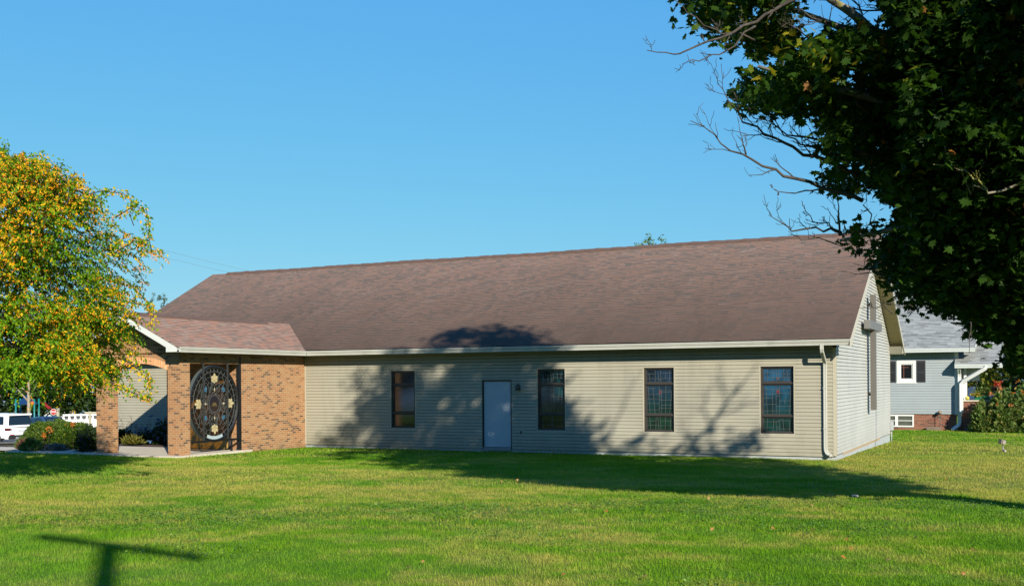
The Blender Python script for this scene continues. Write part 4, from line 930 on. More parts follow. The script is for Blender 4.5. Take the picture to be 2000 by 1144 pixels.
for tpx in ((1840,560,12.5),(1730,330,12.6),(1640,470,12.8),(1480,130,12.4),(1900,200,12.2)):
    t=on_d(*tpx); c=curve(fork,t,.25,9,int(tpx[0]),.5); mb.tube(c,[.15*(1-.88*j/8) for j in range(9)],8)
q=[on_d(x/2.288+1250,y/2.288,d) for x,y,d in ((2300,-60,11.6),(1716,12,11.4),(1600,14,11.3),(1520,24,11.3),(1430,0,11.3),(1360,-40,11.2))]; mb.tube(q,[.10,.055,.045,.035,.028,.02],9)
q=[on_d(x/2.288+1250,y/2.288,d) for x,y,d in ((780,-60,11.9),(850,0,11.9),(920,40,11.9),(980,85,12.),(1040,145,12.),(1100,195,12.2),(1300,330,12.6))]; mb.tube(q,[.03,.035,.045,.05,.058,.055,.05],9)
mb.build('bough',BARKL,maple)
def sunab(x,y,s):      # the place s metres along the light at which a twig shades the wall point seen at (x,y)
    p=on_y(x,y,30); a=p@ES; b=p[2]+TEL*(p@LS); return a*ES+s*LS+np.array([0,0,b-TEL*s])
thin=[];
for pl,r0 in (([(1290,915),(1345,880),(1385,830),(1415,790),(1445,752),(1478,712)],.075),([(1385,830),(1372,800),(1376,765)],.03),([(1400,812),(1440,800),(1478,782)],.03),([(1415,790),(1408,750),(1400,715)],.026),([(1345,880),(1340,850),(1328,835)],.03),([(1440,905),(1468,870),(1488,835)],.04),([(1150,905),(1190,850),(1215,800),(1240,740)],.035)):
    mb=MB(); q=[sunab(x,y,7.2+.25*i) for i,(x,y) in enumerate(pl)]; twig(mb,q,r0,.01,7,.5,int(pl[0][0]+pl[-1][1]),0,6); mb.build('bare_branch',BARKD,maple); thin+=q[1:]
def zp(pts,d0,d1): k=len(pts); return [on_d(x/2.288+1250,y/2.288,d0+(d1-d0)*i/(k-1)) for i,(x,y) in enumerate(pts)]
TW=[([(1000,900),(900,868),(810,830),(700,795),(600,770),(500,715),(410,670),(330,600),(225,540)],12.3,11.8,.028,9,.34),
([(980,790),(820,720),(740,690),(650,640),(560,600),(470,540),(400,470),(345,370)],12.5,12.,.026,10,.36),
([(950,640),(830,622),(740,610),(650,600),(560,540),(480,490)],12.6,12.2,.018,8,.30),
([(900,700),(800,655),(720,640),(640,600),(590,520)],12.3,12.4,.016,7,.28),
([(860,820),(800,842),(740,855),(650,872),(600,848)],12.2,12.,.012,3,.14),
([(900,1050),(850,1030),(780,1010),(690,1025),(640,1000),(575,960)],12.4,12.2,.017,6,.22),
([(900,1050),(880,1030),(840,1000),(780,990),(735,940)],12.5,12.3,.012,5,.18),
([(905,1080),(895,1040),(890,950),(880,880)],12.3,12.3,.018,4,.2),
([(1100,1100),(1040,1000),(1000,930),(1010,860)],12.6,12.5,.012,5,.22),
([(900,1100),(800,1060),(720,1065),(690,1050)],12.3,12.1,.008,3,.12),
([(760,-30),(690,5),(600,40),(520,90),(420,150),(360,180),(260,205),(180,240),(120,235),(30,225)],11.8,11.4,.024,8,.22),
([(520,120),(420,200),(360,240),(280,265),(190,288)],11.6,11.4,.012,4,.16),
([(520,175),(370,150),(290,110),(220,60),(155,0)],11.8,11.6,.012,4,.16),
([(1100,150),(980,130),(850,110),(760,75),(690,20)],12.,11.9,.024,7,.3),
([(1000,60),(940,-10),(900,-60)],12.,11.9,.01,4,.3),([(1120,40),(1010,45),(930,30),(860,0)],12.,12.,.012,6,.3),
([(840,230),(760,170),(700,130),(640,95)],12.2,12.,.012,6,.25)]
for i,(p,d0,d1,r0,sd,ln) in enumerate(TW):
    mb=MB(); twig(mb,zp(p,d0,d1),r0,.004,sd,ln,100+i,0,6); mb.build('bare_branch',BARKD,maple)
TW2=[([(1690,640),(1640,600),(1600,560),(1530,500),(1480,430),(1450,330),(1420,230),(1400,100)],11.2,11.,.018,6,.2),
([(1740,520),(1700,500),(1620,460),(1570,370),(1500,350)],11.1,11.,.017,5,.2),
([(1680,720),(1665,690),(1640,640),(1560,600),(1480,550),(1400,470),(1340,400),(1300,290)],11.,11.,.018,7,.2),
([(1740,820),(1660,830),(1570,855),(1500,820),(1470,780),(1400,740),(1310,735)],10.9,10.8,.018,6,.18),
([(1740,330),(1690,250),(1620,190),(1590,120),(1610,30)],11.,11.,.014,5,.2),([(1480,880),(1430,760),(1420,690)],11.,11.,.008,4,.12)]
for i,(p,d0,d1,r0,sd,ln) in enumerate(TW2):
    mb=MB(); twig(mb,zp(p,d0,d1),r0,.004,sd,ln,200+i,0,6); mb.build('bare_branch',BARKL,maple)
TW3=[([(1745,612),(1728,596),(1700,602),(1675,601)],12.6,12.4,.010,2,.12),([(1745,548),(1712,530),(1680,535),(1643,530)],12.6,12.4,.012,3,.13),([(1740,520),(1705,517),(1665,514)],12.6,12.4,.008,2,.1),([(1790,600),(1760,597),(1720,592)],12.7,12.5,.008,2,.1),([(1900,630),(1892,660),(1893,690)],12.5,12.5,.006,2,.08),([(1760,560),(1735,600),(1715,622)],12.6,12.5,.006,1,.08)]
for i,(p,d0,d1,r0,sd,ln) in enumerate(TW3):
    mb=MB(); k=len(p); twig(mb,[on_d(x,y,d0+(d1-d0)*j/(k-1)) for j,(x,y) in enumerate(p)],r0,.003,sd,ln,300+i,0,5); mb.build('bare_branch',BARKD,maple)

# ---- fruiting crab apple on the left
cb=on_d(-45,900,20.4); CBX,CBY=cb[0],cb[1]; cbz=float(ground_z(CBX,CBY))
crab=thing('crab_apple_tree',(CBX,CBY,cbz),'round drooping crab apple tree covered in yellow-orange fruit at the left edge','tree')
r3=np.random.default_rng(8)
def crmax(th,z):
    up=np.where(z>3.6,np.clip(1-np.abs((z-3.6)/2.62)**2.7,0,1)**.5,1-.06*((3.6-z)/2.)**2)
    lump=.98+.10*np.sin(3*th+z*1.3)+.11*np.sin(5*th-z*2.1+1)+.08*np.sin(9*th+z*3.3)+.04*np.sin(17*th-z*5.)
    return 2.62*up*lump
ns=9200; th=r3.uniform(0,2*np.pi,ns); z=r3.uniform(2.1,6.2,ns); z=np.where(r3.random(ns)<.16,r3.uniform(2.08,3.3,ns),z); z=np.maximum(z,2.08+.2*r3.random(ns))
rad=crmax(th,z)*(1-.55*r3.random(ns)**1.9); keep=(rad>.15)&(np.sin(th*4+z*2.)*np.sin(z*2.6+1)*np.sin(th*7-z*3)+.3*np.sin(th*13)*np.sin(z*7)>-.34); th,z,rad=th[keep],z[keep],rad[keep]; ns=len(th)
ux=np.stack([np.cos(th),np.sin(th),np.zeros(ns)],-1)
P0=np.array([CBX,CBY,0])+ux*(rad*.93)[:,None]; P0[:,2]=z
Ln=r3.uniform(.28,.62,ns); out=unit(ux*r3.uniform(.4,1.,ns)[:,None]+np.array([0,0,.5])*((z-3.)/3.)[:,None]+r3.normal(0,.4,(ns,3)))
LC=[];LD=[];LN=[];LS_=[];LT=[];FC=[];FR=[]
ripe=np.sin(P0[:,0]*1.9+1)*np.sin(P0[:,1]*1.6+.5)*np.sin(P0[:,2]*1.7+.5)+.45*np.sin(P0[:,0]*4.1)*np.sin(P0[:,2]*3.7+P0[:,1]*2)
for i in range(ns):
    nl=int(r3.integers(15,24)); L=Ln[i]; pr_f=np.clip(.12+.20*(z[i]-2.6)+.85*ripe[i],.03,1.2)
    ts=np.linspace(.05,1,nl); drop=np.array([0,0,-1.]); 
    pp=P0[i]+out[i]*(ts*L)[:,None]+drop*(ts**2*L*.55)[:,None]; dv=unit(out[i]+drop*(2*ts*.55)[:,None])
    if i%120==0: sprig=MB(); sprig.tube([pp[0]-out[i]*.25,pp[0],pp[nl//2],pp[-1]],[.010,.008,.005,.002],4); sprig.build('twig',BARKD,crab)
    for j in range(nl):
        q=unit(np.cross(dv[j],r3.normal(size=3))); d=unit(dv[j]*.5+q*.9+drop*.45)
        LC.append(pp[j]); LD.append(d); LN.append(unit(r3.normal(size=3)*.6+np.array([0,0,1.])+ux[i]*.4)); LS_.append(r3.uniform(.048,.078))
        LT.append(r3.uniform(.62,.95) if r3.random()<.03+.38*pr_f else r3.uniform(0,.5))
    for j in range(r3.poisson(6.8*pr_f)):
        q=pp[r3.integers(0,nl)]+np.array([0,0,-.03])
        for _ in range(int(r3.integers(2,5))): FC.append(q+r3.normal(0,.018,3)); FR.append(r3.uniform(.010,.0155))
# upright shoots above the crown
for (sx,sy,sd) in ((10,278,20.4),(122,318,19.8),(137,352,19.6),(62,315,20.2),(200,372,19.4),(262,395,19.2),(180,368,19.7),(285,440,19.2)):
    e=on_d(sx,sy,sd); s0=e+np.array([r3.normal(0,.08),r3.normal(0,.08),-.42]); sprig=MB(); sprig.tube([s0,(s0+e)/2+r3.normal(0,.03,3),e],[.010,.007,.003],5); sprig.build('twig',BARKD,crab)
    for j in range(44):
        t=r3.uniform(.3,1.05); p_=s0*(1-t)+e*t+r3.normal(0,.045,3); LC.append(p_); LD.append(unit(r3.normal(size=3)+np.array([0,0,-.6]))); LN.append(randunit(1)[0]); LS_.append(r3.uniform(.05,.075)); LT.append(r3.uniform(.1,.5))
for arc,dep in (([(15,335),(48,308),(75,303),(100,316),(116,342)],20.2),([(120,392),(138,362),(150,350),(165,356)],19.8),([(150,385),(200,373),(240,378),(264,398)],19.5),([(225,425),(262,402),(286,410),(292,446),(286,482)],19.3),([(215,500),(262,470),(280,478),(272,500)],19.3),([(250,590),(288,596),(300,606),(296,640)],19.2),([(240,700),(285,728),(297,760)],19.),([(215,745),(250,762),(275,772),(296,776)],19.)):
    pts_=[np.array(on_d(x,y,dep)) for x,y in arc]; sprig=MB(); sprig.tube(pts_,[.012-.009*k/(len(pts_)-1) for k in range(len(pts_))],5); sprig.build('twig',BARKD,crab)
    for k in range(130):
        s_=r3.uniform(0,len(pts_)-1.001); k0=int(s_); p_=pts_[k0]*(1-s_+k0)+pts_[k0+1]*(s_-k0)+r3.normal(0,.045,3)
        LC.append(p_); LD.append(unit(r3.normal(size=3)+np.array([0,0,-.7]))); LN.append(unit(r3.normal(size=3)+np.array([.3,-.3,.5]))); LS_.append(r3.uniform(.05,.085)); LT.append(r3.uniform(.6,.95) if r3.random()<.4 else r3.uniform(0,.5))
        if k%2: FC.append(p_+np.array([0,0,-.04])); FR.append(r3.uniform(.010,.0155))
leaves('crown',LC,LD,LN,np.array(LS_),np.array(LT),OVAL[0],OVAL[1],leaf_mat('crab_leaf',[(0,(.10,.26,.012)),(.3,(.22,.46,.018)),(.52,(.44,.60,.025)),(.64,(1.,.82,.03)),(.95,(1.2,.66,.015))],.42,.5,.1,1.2),crab)
FC=np.array(FC); FR=np.array(FR); nf=len(FC)
oc=np.array([(1,0,0),(-1,0,0),(0,1,0),(0,-1,0),(0,0,1),(0,0,-1)],float); of=np.array([(0,2,4),(2,1,4),(1,3,4),(3,0,4),(2,0,5),(1,2,5),(3,1,5),(0,3,5)])
m,nt,b=newmat('crab_fruit'); t=N(nt,'ShaderNodeAttribute',out=2,attribute_name='tint'); P(nt,b,color=RAMP(nt,t,[(0,(.60,.25,.006)),(.5,(.70,.33,.010)),(.85,(.62,.19,.008)),(1,(.46,.10,.008))]),rough=.5,spec=.2)
fo=np_mesh('fruit',(FC[:,None,:]+FR[:,None,None]*oc[None]).reshape(-1,3),(np.arange(nf)[:,None,None]*6+of[None]).reshape(-1),3,m,crab,np.repeat(r3.random(nf),6)); fo['kind']='stuff'
for p_ in fo.data.polygons: p_.use_smooth=True
mb=MB(); b0=np.array([CBX,CBY,cbz]); fk=b0+np.array([.05,0,1.35]); mb.tube([b0+np.array([0,0,-.1]),b0+np.array([0,0,.2]),b0+np.array([.02,0,.8]),fk],[.19,.14,.12,.125],12); mb.build('trunk',BARK,crab)
mb=MB()
for i in range(22):
    j=r3.integers(0,ns); c=curve(fk,P0[j],.22,8,50+i,.55); mb.tube(c,[.06*(1-.85*k/7) for k in range(8)],6)
for tp in ((110,385,20.),(118,350,20.)): c=curve(fk,on_d(*tp),.15,8,int(tp[0]),.3); mb.tube(c,[.06*(1-.8*k/7) for k in range(8)],6)
mb.build('limb',BARKD,crab)
print('crab',len(LC),nf)

# ---- background trees: trunk, boughs and a crown of separate leaf clumps
def bgtree(name,label,bx,by,h,cr_,tr_,mat,nl,ls,base=.3,seed=0,group=None,bark=None,airy=-.15):
    r=np.random.default_rng(seed); gz_=float(ground_z(bx,by)); t=thing(name,(bx,by,gz_),label,'tree',group)
    mb=MB(); top=np.array([bx,by,gz_+h*.8]); mb.tube(curve((bx,by,gz_-.2),top,.12,7,seed),[tr_*(1-.8*i/6) for i in range(7)],9)
    for i in range(9):
        z=gz_+h*r.uniform(.28,.7); a=r.uniform(0,6.28); e=np.array([bx+math.cos(a)*cr_*.75,by+math.sin(a)*cr_*.75,min(gz_+h*.92,z+h*.22)]); mb.tube(curve((bx,by,z),e,.2,6,seed+i),[tr_*.4*(1-.85*k/5) for k in range(6)],6)
    mb.build('trunk',bark or BARK,t)
    zc_=gz_+h*(1+base)/2; rz_=h*(1-base)/2; n=int(nl/14)*5; q=r.normal(size=(n,3)); q=unit(q)*(r.random(n)**.28)[:,None]
    lump=np.sin(q[:,0]*5+seed)*np.sin(q[:,1]*4.6+1)*np.sin(q[:,2]*4.2+seed)+.4*np.sin(q[:,0]*11)*np.sin(q[:,2]*9+2); q=q[lump>airy][:int(nl/14)]
    C=np.array([bx,by,zc_])+q*np.array([cr_,cr_,rz_]); c,d,nn,s=cluster_leaves(C,14,cr_*.085,.7,.3,ls*.7,ls*1.3,r)
    leaves('crown',c,d,nn,s,r.random(len(c)),DIAM[0],DIAM[1],mat,t); return t
DKL=leaf_mat('dark_leaf',[(0,(.018,.045,.012)),(1,(.05,.095,.02))],.3); MIDL=leaf_mat('mid_leaf',[(0,(.04,.085,.02)),(1,(.10,.16,.04))],.35); YGL=leaf_mat('yellow_green_leaf',[(0,(.10,.17,.015)),(.6,(.22,.25,.02)),(1,(.36,.30,.03))],.4)
def at(px,dep): q=on_d(px,740,dep); return q[0],q[1]
bgtree('ridge_tree','green tree whose top just shows over the middle of the roof ridge',*at(1277,95),15.5,2.6,.3,leaf_mat('fresh_leaf',[(0,(.12,.22,.05)),(1,(.26,.36,.09))],.4),3200,.22,.35,21)
bgtree('wispy_tree','thin pale tree top showing beside the left end of the roof',*at(311,82),11.1,.9,.10,leaf_mat('grey_green_leaf',[(0,(.10,.14,.07)),(1,(.20,.25,.12))],.35),1300,.13,.5,22,airy=-.05)
bgtree('yellowing_tree','yellow-green tree behind the right gable peak of the long building',*at(1778,80),15.0,3.0,.25,YGL,5200,.28,.3,23)
bgtree('porch_side_tree','yellow-green small tree seen through the open porch of the blue-grey house',*at(1902,66),4.7,1.7,.10,YGL,3200,.17,.15,24)
for i,(px,dp,h,c_,mt,lb) in enumerate([(1975,72,9.5,3.4,DKL,'dark tree beyond the porch of the blue-grey house, left of two'),(2075,64,10.,4.,DKL,'dark tree beyond the porch of the blue-grey house, at the right edge'),(1938,86,7.2,2.6,YGL,'yellow-green tree whose top shows just above the porch roof')]):
    bgtree('garden_tree',lb,*at(px,dp),h,c_,.2,mt,5200,.26,.12,30+i,'trees behind the neighbour house')
for i,(px,dp,h,c_,mt,lb) in enumerate([(-140,120,10,6,DKL,'dark far tree beyond the playground, outermost left'),(2,116,9.5,4.4,DKL,'dark far tree behind the white car'),(82,120,9.5,4.4,DKL,'dark far tree behind the red slide'),(150,116,9,4.6,MIDL,'green far tree behind the stop sign and the white barrier'),(228,118,9,4.6,DKL,'dark far tree left of the porch, behind the white barrier')]):
    bgtree('far_tree',lb,*at(px,dp),h,c_,.3,mt,4200,.42,.12,40+i,'row of trees beyond the playground',airy=-.3)
bgtree('street_tree','pale straight trunk with a small crown behind the white car',*at(56,78),8.6,2.4,.17,MIDL,1800,.2,.62,50,bark=PALEBARK)

for i,(bx,by,h,c_) in enumerate([(-34,-20,12,5.5),(-23,-27,13,6),(-12,-33,12.5,6),(-2,-38,13,6),(-44,-8,11,5),(-58,-26,13,6),(-50,-17,12.5,5.5)]):  # unseen trees, added to darken the window reflections and low skylight
    bgtree('reflection_tree','broad green tree, unseen, added behind the viewpoint for dark window reflections',bx,by,h,c_,.28,MIDL,4200,.5,.12,60+i,'unseen trees added behind the viewpoint for reflections',airy=-.3)
# ---- shrubs and flowers
def shrub(name,label,cat,c,rx,ry,h,n,ls,mat,templ=OVAL,seed=0,group=None,up=.7,stems=8,z0=None,airy=-.2,tint=None,wid=1.):
    r=np.random.default_rng(seed); gz_=float(ground_z(c[0],c[1]))+.03 if z0 is None else z0; t=thing(name,(c[0],c[1],gz_),label,cat,group)
    q=unit(r.normal(size=(n*4,3))); q[:,2]=np.abs(q[:,2]); q*=(r.random(len(q))**.25)[:,None]
    lump=np.sin(q[:,0]*6+seed)*np.sin(q[:,1]*5+1)*np.sin(q[:,2]*5+.7)+.5*np.sin(q[:,0]*13+2)*np.sin(q[:,2]*11+seed)*np.sin(q[:,1]*12)
    q=q[lump>airy][:n]; k=len(q); k2=1+.10*np.sin(q[:,0]*7+seed)+.08*np.sin(q[:,1]*9)
    C=np.array([c[0],c[1],gz_])+q*k2[:,None]*np.array([rx,ry,h]); D=unit(q*np.array([1,1,.6])+np.array([0,0,up])+r.normal(0,.45,(k,3))); 
    te=np.array(templ[0])*np.array([wid,1,1])
    leaves('foliage',C,D,unit(r.normal(size=(k,3))+np.array([0,0,.5])),r.uniform(ls*.7,ls*1.35,k),r.random(k) if tint is None else tint(r,k,q),te,templ[1],mat,t)
    mb=MB()
    for i in range(stems):
        a=r.uniform(0,6.28); e=np.array([c[0]+math.cos(a)*rx*.7*r.random(),c[1]+math.sin(a)*ry*.7*r.random(),gz_+h*.75]); mb.tube(curve((c[0]+r.normal(0,.05),c[1]+r.normal(0,.05),gz_-.06),e,.04,5,seed+i),[.016,.013,.01,.007,.004],5)
    mb.build('stems',BARKD,t); return t
def flowers(t,name,pts,size,mat,seed=0,per=8):
    r=np.random.default_rng(seed); pts=np.repeat(np.asarray(pts),per,0); n=len(pts)
    return leaves(name,pts,unit(r.normal(size=(n,3))+np.array([.3,-.5,.4])),randunit(n),r.uniform(size*.7,size*1.2,n),r.random(n),OVAL[0],OVAL[1],mat,t)
YEW=leaf_mat('yew_needles',[(0,(.025,.075,.008)),(.5,(.07,.16,.014)),(.85,(.17,.27,.02)),(1,(.32,.34,.04))],.2)
ORANGE=leaf_mat('orange_petal',[(0,(.65,.16,.015)),(1,(.80,.30,.03))],.3); YELLOWP=leaf_mat('yellow_petal',[(0,(.65,.52,.06)),(1,(.75,.62,.15))],.3); REDP=leaf_mat('red_petal',[(0,(.50,.03,.02)),(.6,(.70,.10,.03)),(1,(.80,.28,.04))],.3)
q=on_d(118,882,35.8); yew=shrub('yew_bush','wide dark green yew bush with feathery tips left of the brick porch pillar','bush',(q[0],q[1]),1.85,.8,.86,34000,.10,YEW,OVAL,60,up=.45,wid=.45,airy=-.35)
for i,(px,py,hh,lb) in enumerate(((96,838,.36,'tall orange flower spike in front of the yew bush'),(141,829,.20,'round orange flower cluster on top of the yew bush'),(86,853,.16,'small low orange flower on the left side of the yew bush'))):
    p_=on_d(px,py,34.9); gz_=float(ground_z(p_[0],p_[1])); t=thing('orange_flower',(p_[0],p_[1],gz_),lb,'flower','orange flowers by the yew')
    rr_=np.random.default_rng(i); flowers(t,'petals',np.array(p_)+rr_.normal(size=(12,3))*np.array([.06,.06,hh*.36]),.06,ORANGE,i,5); mb=MB(); mb.tube(curve((p_[0],p_[1],gz_),p_,.03,5,i),.009,5); mb.build('stem',BARKD,t)
def lowplant(name,label,cat,px,py,dep,rx,h,n,ls,mat,seed,group=None,templ=OVAL,wid=1.,up=.6):
    q=on_d(px,py,dep); return shrub(name,label,cat,(q[0],q[1]),rx,rx*.8,h,n,ls,mat,templ,seed,group,up=up,stems=4,wid=wid,airy=-.5)
lowplant('hosta_plant','low plant with pale green leaves at the left foot of the yew bush','plant',62,880,34.2,.34,.36,420,.13,leaf_mat('hosta_leaf',[(0,(.10,.20,.03)),(.6,(.20,.32,.06)),(1,(.45,.45,.2))],.3),71)
lowplant('copper_plant','low plant with dull reddish leaves beside the pale green one','plant',50,876,35.,.26,.30,320,.11,leaf_mat('copper_leaf',[(0,(.16,.06,.045)),(1,(.34,.17,.11))],.3),72)
lowplant('silver_plant','low mound of silvery grey leaves in front of the yew bush','plant',107,884,34.3,.42,.20,900,.07,leaf_mat('silver_leaf',[(0,(.22,.22,.22)),(1,(.42,.42,.40))],.2),73)
pu=lowplant('purple_flower_plant','dark plant with small purple flowers against the left brick pillar','plant',172,880,33.6,.40,.85,1500,.08,DKL,74)
q=on_d(168,860,33.3); flowers(pu,'blossoms',np.array(q)+r3.normal(size=(34,3))*np.array([.22,.22,.26]),.04,leaf_mat('purple_petal',[(0,(.10,.05,.25)),(1,(.22,.15,.45))],.3),5,5)
# behind the arch
q=on_y(240,880,28.6); sh=shrub('red_twig_shrub','shrub with bare reddish twigs against the beige wall behind the arch','bush',(q[0]-.1,28.7),.5,.4,.50,1300,.07,DKL,OVAL,75,airy=-.4)
mb=MB()
for i in range(13):
    a=on_y(236+i*3.2,850,28.7); e=on_y(234+i*5.4+r3.normal(0,3),r3.uniform(812,838),28.8); twig(mb,[a,(a+e)/2+r3.normal(0,.03,3),e],.007,.003,5,.18,400+i,0,4)
mb.build('red_twigs',plain('red_twig_bark',(.30,.16,.13),.8,.2,8),sh)
q=on_y(262,876,27.6); dl=thing('daylily',(q[0],27.6,-.25),'arching yellow-green daylily clump at the edge of the porch slab','plant')
n=230; a=r3.uniform(0,6.28,n); el_=r3.uniform(.15,1.2,n); cx_=np.array([q[0],27.55,-.24])+np.stack([r3.normal(0,.11,n),r3.normal(0,.09,n),np.zeros(n)],-1)
leaves('foliage',cx_,np.stack([np.cos(a)*np.cos(el_),np.sin(a)*np.cos(el_),np.sin(el_)],-1),randunit(n),r3.uniform(.22,.45,n),r3.random(n),np.array(OVAL[0])*np.array([.16,1,1]),OVAL[1],leaf_mat('daylily_leaf',[(0,(.12,.17,.02)),(.6,(.30,.28,.04)),(1,(.50,.38,.10))],.4),dl)
flowers(dl,'blossoms',[on_y(246,860,27.6),on_y(255,860.5,27.6),on_y(262,864,27.6)],.09,YELLOWP,6,7)
for i,(px,lb) in enumerate(((287,'dark bush with blue flowers in shadow behind the arch, left one'),(318,'dark bush with blue flowers in shadow behind the arch, against the right pillar'))):
    q=on_y(px,878,28.3); hb=shrub('blue_flower_bush',lb,'bush',(q[0],28.4),.45,.35,.50 if i==0 else .85,800,.10,DKL,OVAL,80+i,'blue flower bushes behind the arch',airy=-.4)
    flowers(hb,'blossoms',np.array([q[0],28.15,.08+.25*i])+r3.normal(size=(16,3))*np.array([.28,.1,.26]),.10,leaf_mat('blue_petal',[(0,(.05,.16,.40)),(1,(.15,.30,.55))],.2),90+i,7)
# by the neighbour's porch
BUSH=leaf_mat('hydrangea_leaf',[(0,(.12,.23,.05)),(.6,(.26,.38,.10)),(1,(.52,.46,.15))],.4)
for i,(px,rx,h,lb) in enumerate(((1921,.50,1.22,'dusty green leafy bush in front of the brick porch wall'),(1962,.70,1.75,'tall leafy dahlia bush with orange flowers right of the hanging basket'),(2018,.8,2.0,'tall leafy bush at the right edge below the maple'))):
    q=on_y(px,838,50.6); b_=shrub('garden_bush',lb,'bush',(q[0],50.6),rx,.45,h,2300,.19,BUSH,OVAL,85+i,'bushes by the neighbour porch',airy=-.3)
    if i==1: flowers(b_,'blossoms',[on_y(1935,770,50.1),on_y(1955,761,50.1),on_y(1975,790,50.1),on_y(1947,790,50.1)],.13,leaf_mat('dahlia_petal',[(0,(.75,.20,.06)),(1,(.85,.40,.15))],.3),3,9)
    if i==2: flowers(b_,'blossoms',[on_y(1997,766,50.1),on_y(1984,752,50.1),on_y(1988,744,50.1),on_y(1978,768,50.1)],.12,ORANGE,4,9)
q=on_y(1905,806,51.2); pb=thing('planter_box',(-1.82,51.6,.866),'long green planter box on the porch wall','planter')
mb=MB(); prf=[(-.36,.0),(.36,.0),(.42,.22),(.36,.22),(.34,.17),(-.34,.17),(-.36,.22),(-.42,.22)]
mb.extrude(prf,(-1.82,51.46,.867),(-1.82,51.72,.867),(1,0,0),(0,0,1)); mb.build('box',plain('green_plastic',(.02,.16,.07),.4),pb)
lf=np.array([-1.85,51.6,1.15])+r3.normal(size=(420,3))*np.array([.2,.07,.13]); leaves('foliage',lf,unit(r3.normal(size=(420,3))+np.array([0,0,.8])),randunit(420),r3.uniform(.06,.11,420),r3.random(420),OVAL[0],OVAL[1],BUSH,pb)
flowers(pb,'blossoms',np.array([on_y(1905,770,51.45),on_y(1899,772,51.45),on_y(1910,771,51.45)]),.12,YELLOWP,11,22)
q=on_y(1889,778,51.5); gz1=.866; gd=MB(); gd.lathe([(0,0),(.07,.01),(.10,.08),(.075,.155),(.02,.17),(0,.17)],(q[0],51.5,gz1),16); gd.tube([(q[0],51.5,gz1+.165),(q[0]+.01,51.5,gz1+.215)],.012,6); tag(gd.build('yellow_gourd',plain('yellow_gourd_skin',(.70,.58,.10),.4,.1,9)),'round yellow gourd standing on the porch wall cap left of the green planter','gourd')
q=on_y(1950,771,51.3); sd=MB(); sd.box((q[0]-.36,51.1,q[2]-.06),(q[0]+.36,51.5,q[2])); [sd.box((q[0]+s*.30-.03,51.15,-.5),(q[0]+s*.30+.03,51.21,q[2]-.06)) for s in (-1,1)]; tag(sd.build('plant_stand',WHITE),'white plant stand holding the flower pot by the porch','stand')
fp=thing('flower_pot',(q[0]-.02,51.3,q[2]),'brown pot brimming with red and orange flowers on the white stand','pot')
mb=MB(); mb.lathe([(0,.0),(.19,.0),(.26,.33),(.275,.33),(.275,.37),(.24,.37),(.23,.33),(0,.32)],(q[0]-.02,51.3,q[2]+.002),18); mb.build('pot',plain('brown_pot',(.11,.06,.05),.5),fp)
flowers(fp,'blossoms',np.array([q[0]-.02,51.28,q[2]+.45])+r3.normal(size=(30,3))*np.array([.14,.08,.05]),.10,REDP,12,6)
# ---------------------------------------------------------------- vehicles (local: x forward, y left, z up)
def carpaint(name,col):
    m,nt,b=newmat(name); P(nt,b,color=col,rough=.3,spec=.5,coat=.6); b.inputs['Coat Roughness'].default_value=.05; return m
CARGL=plain('car_glass',(.012,.015,.018),.05,.05,spec=.8); TYRE=plain('tyre_rubber',(.025,.025,.026),.85,.1); RIM=plain('alloy_rim',(.45,.46,.47),.3,.08,spec=.6,metal=.6); PLAST=plain('black_plastic',(.035,.037,.04),.6,.1)
def loft(mb,secs,mi=0,smooth=True):
    n=len(secs[0]); vs=[v for s in secs for v in s]
    fs=[(i*n+j,i*n+(j+1)%n,(i+1)*n+(j+1)%n,(i+1)*n+j) for i in range(len(secs)-1) for j in range(n)]
    fs+=[tuple(range(n))[::-1],tuple(range(len(vs)-n,len(vs)))]
    return mb.add(vs,fs,mi,smooth)
def sect(x,w,zb,zt,tw=None):
    tw=w*.93 if tw is None else tw; h=zt-zb
    half=[(w*.90,zb),(w*.985,zb+.12*h),(w,zb+.45*h),(w*.985,zb+.72*h),(tw,zb+.94*h),(tw*.90,zt)]
    return [(x,y,z) for y,z in half]+[(x,-y,z) for y,z in half[::-1]]
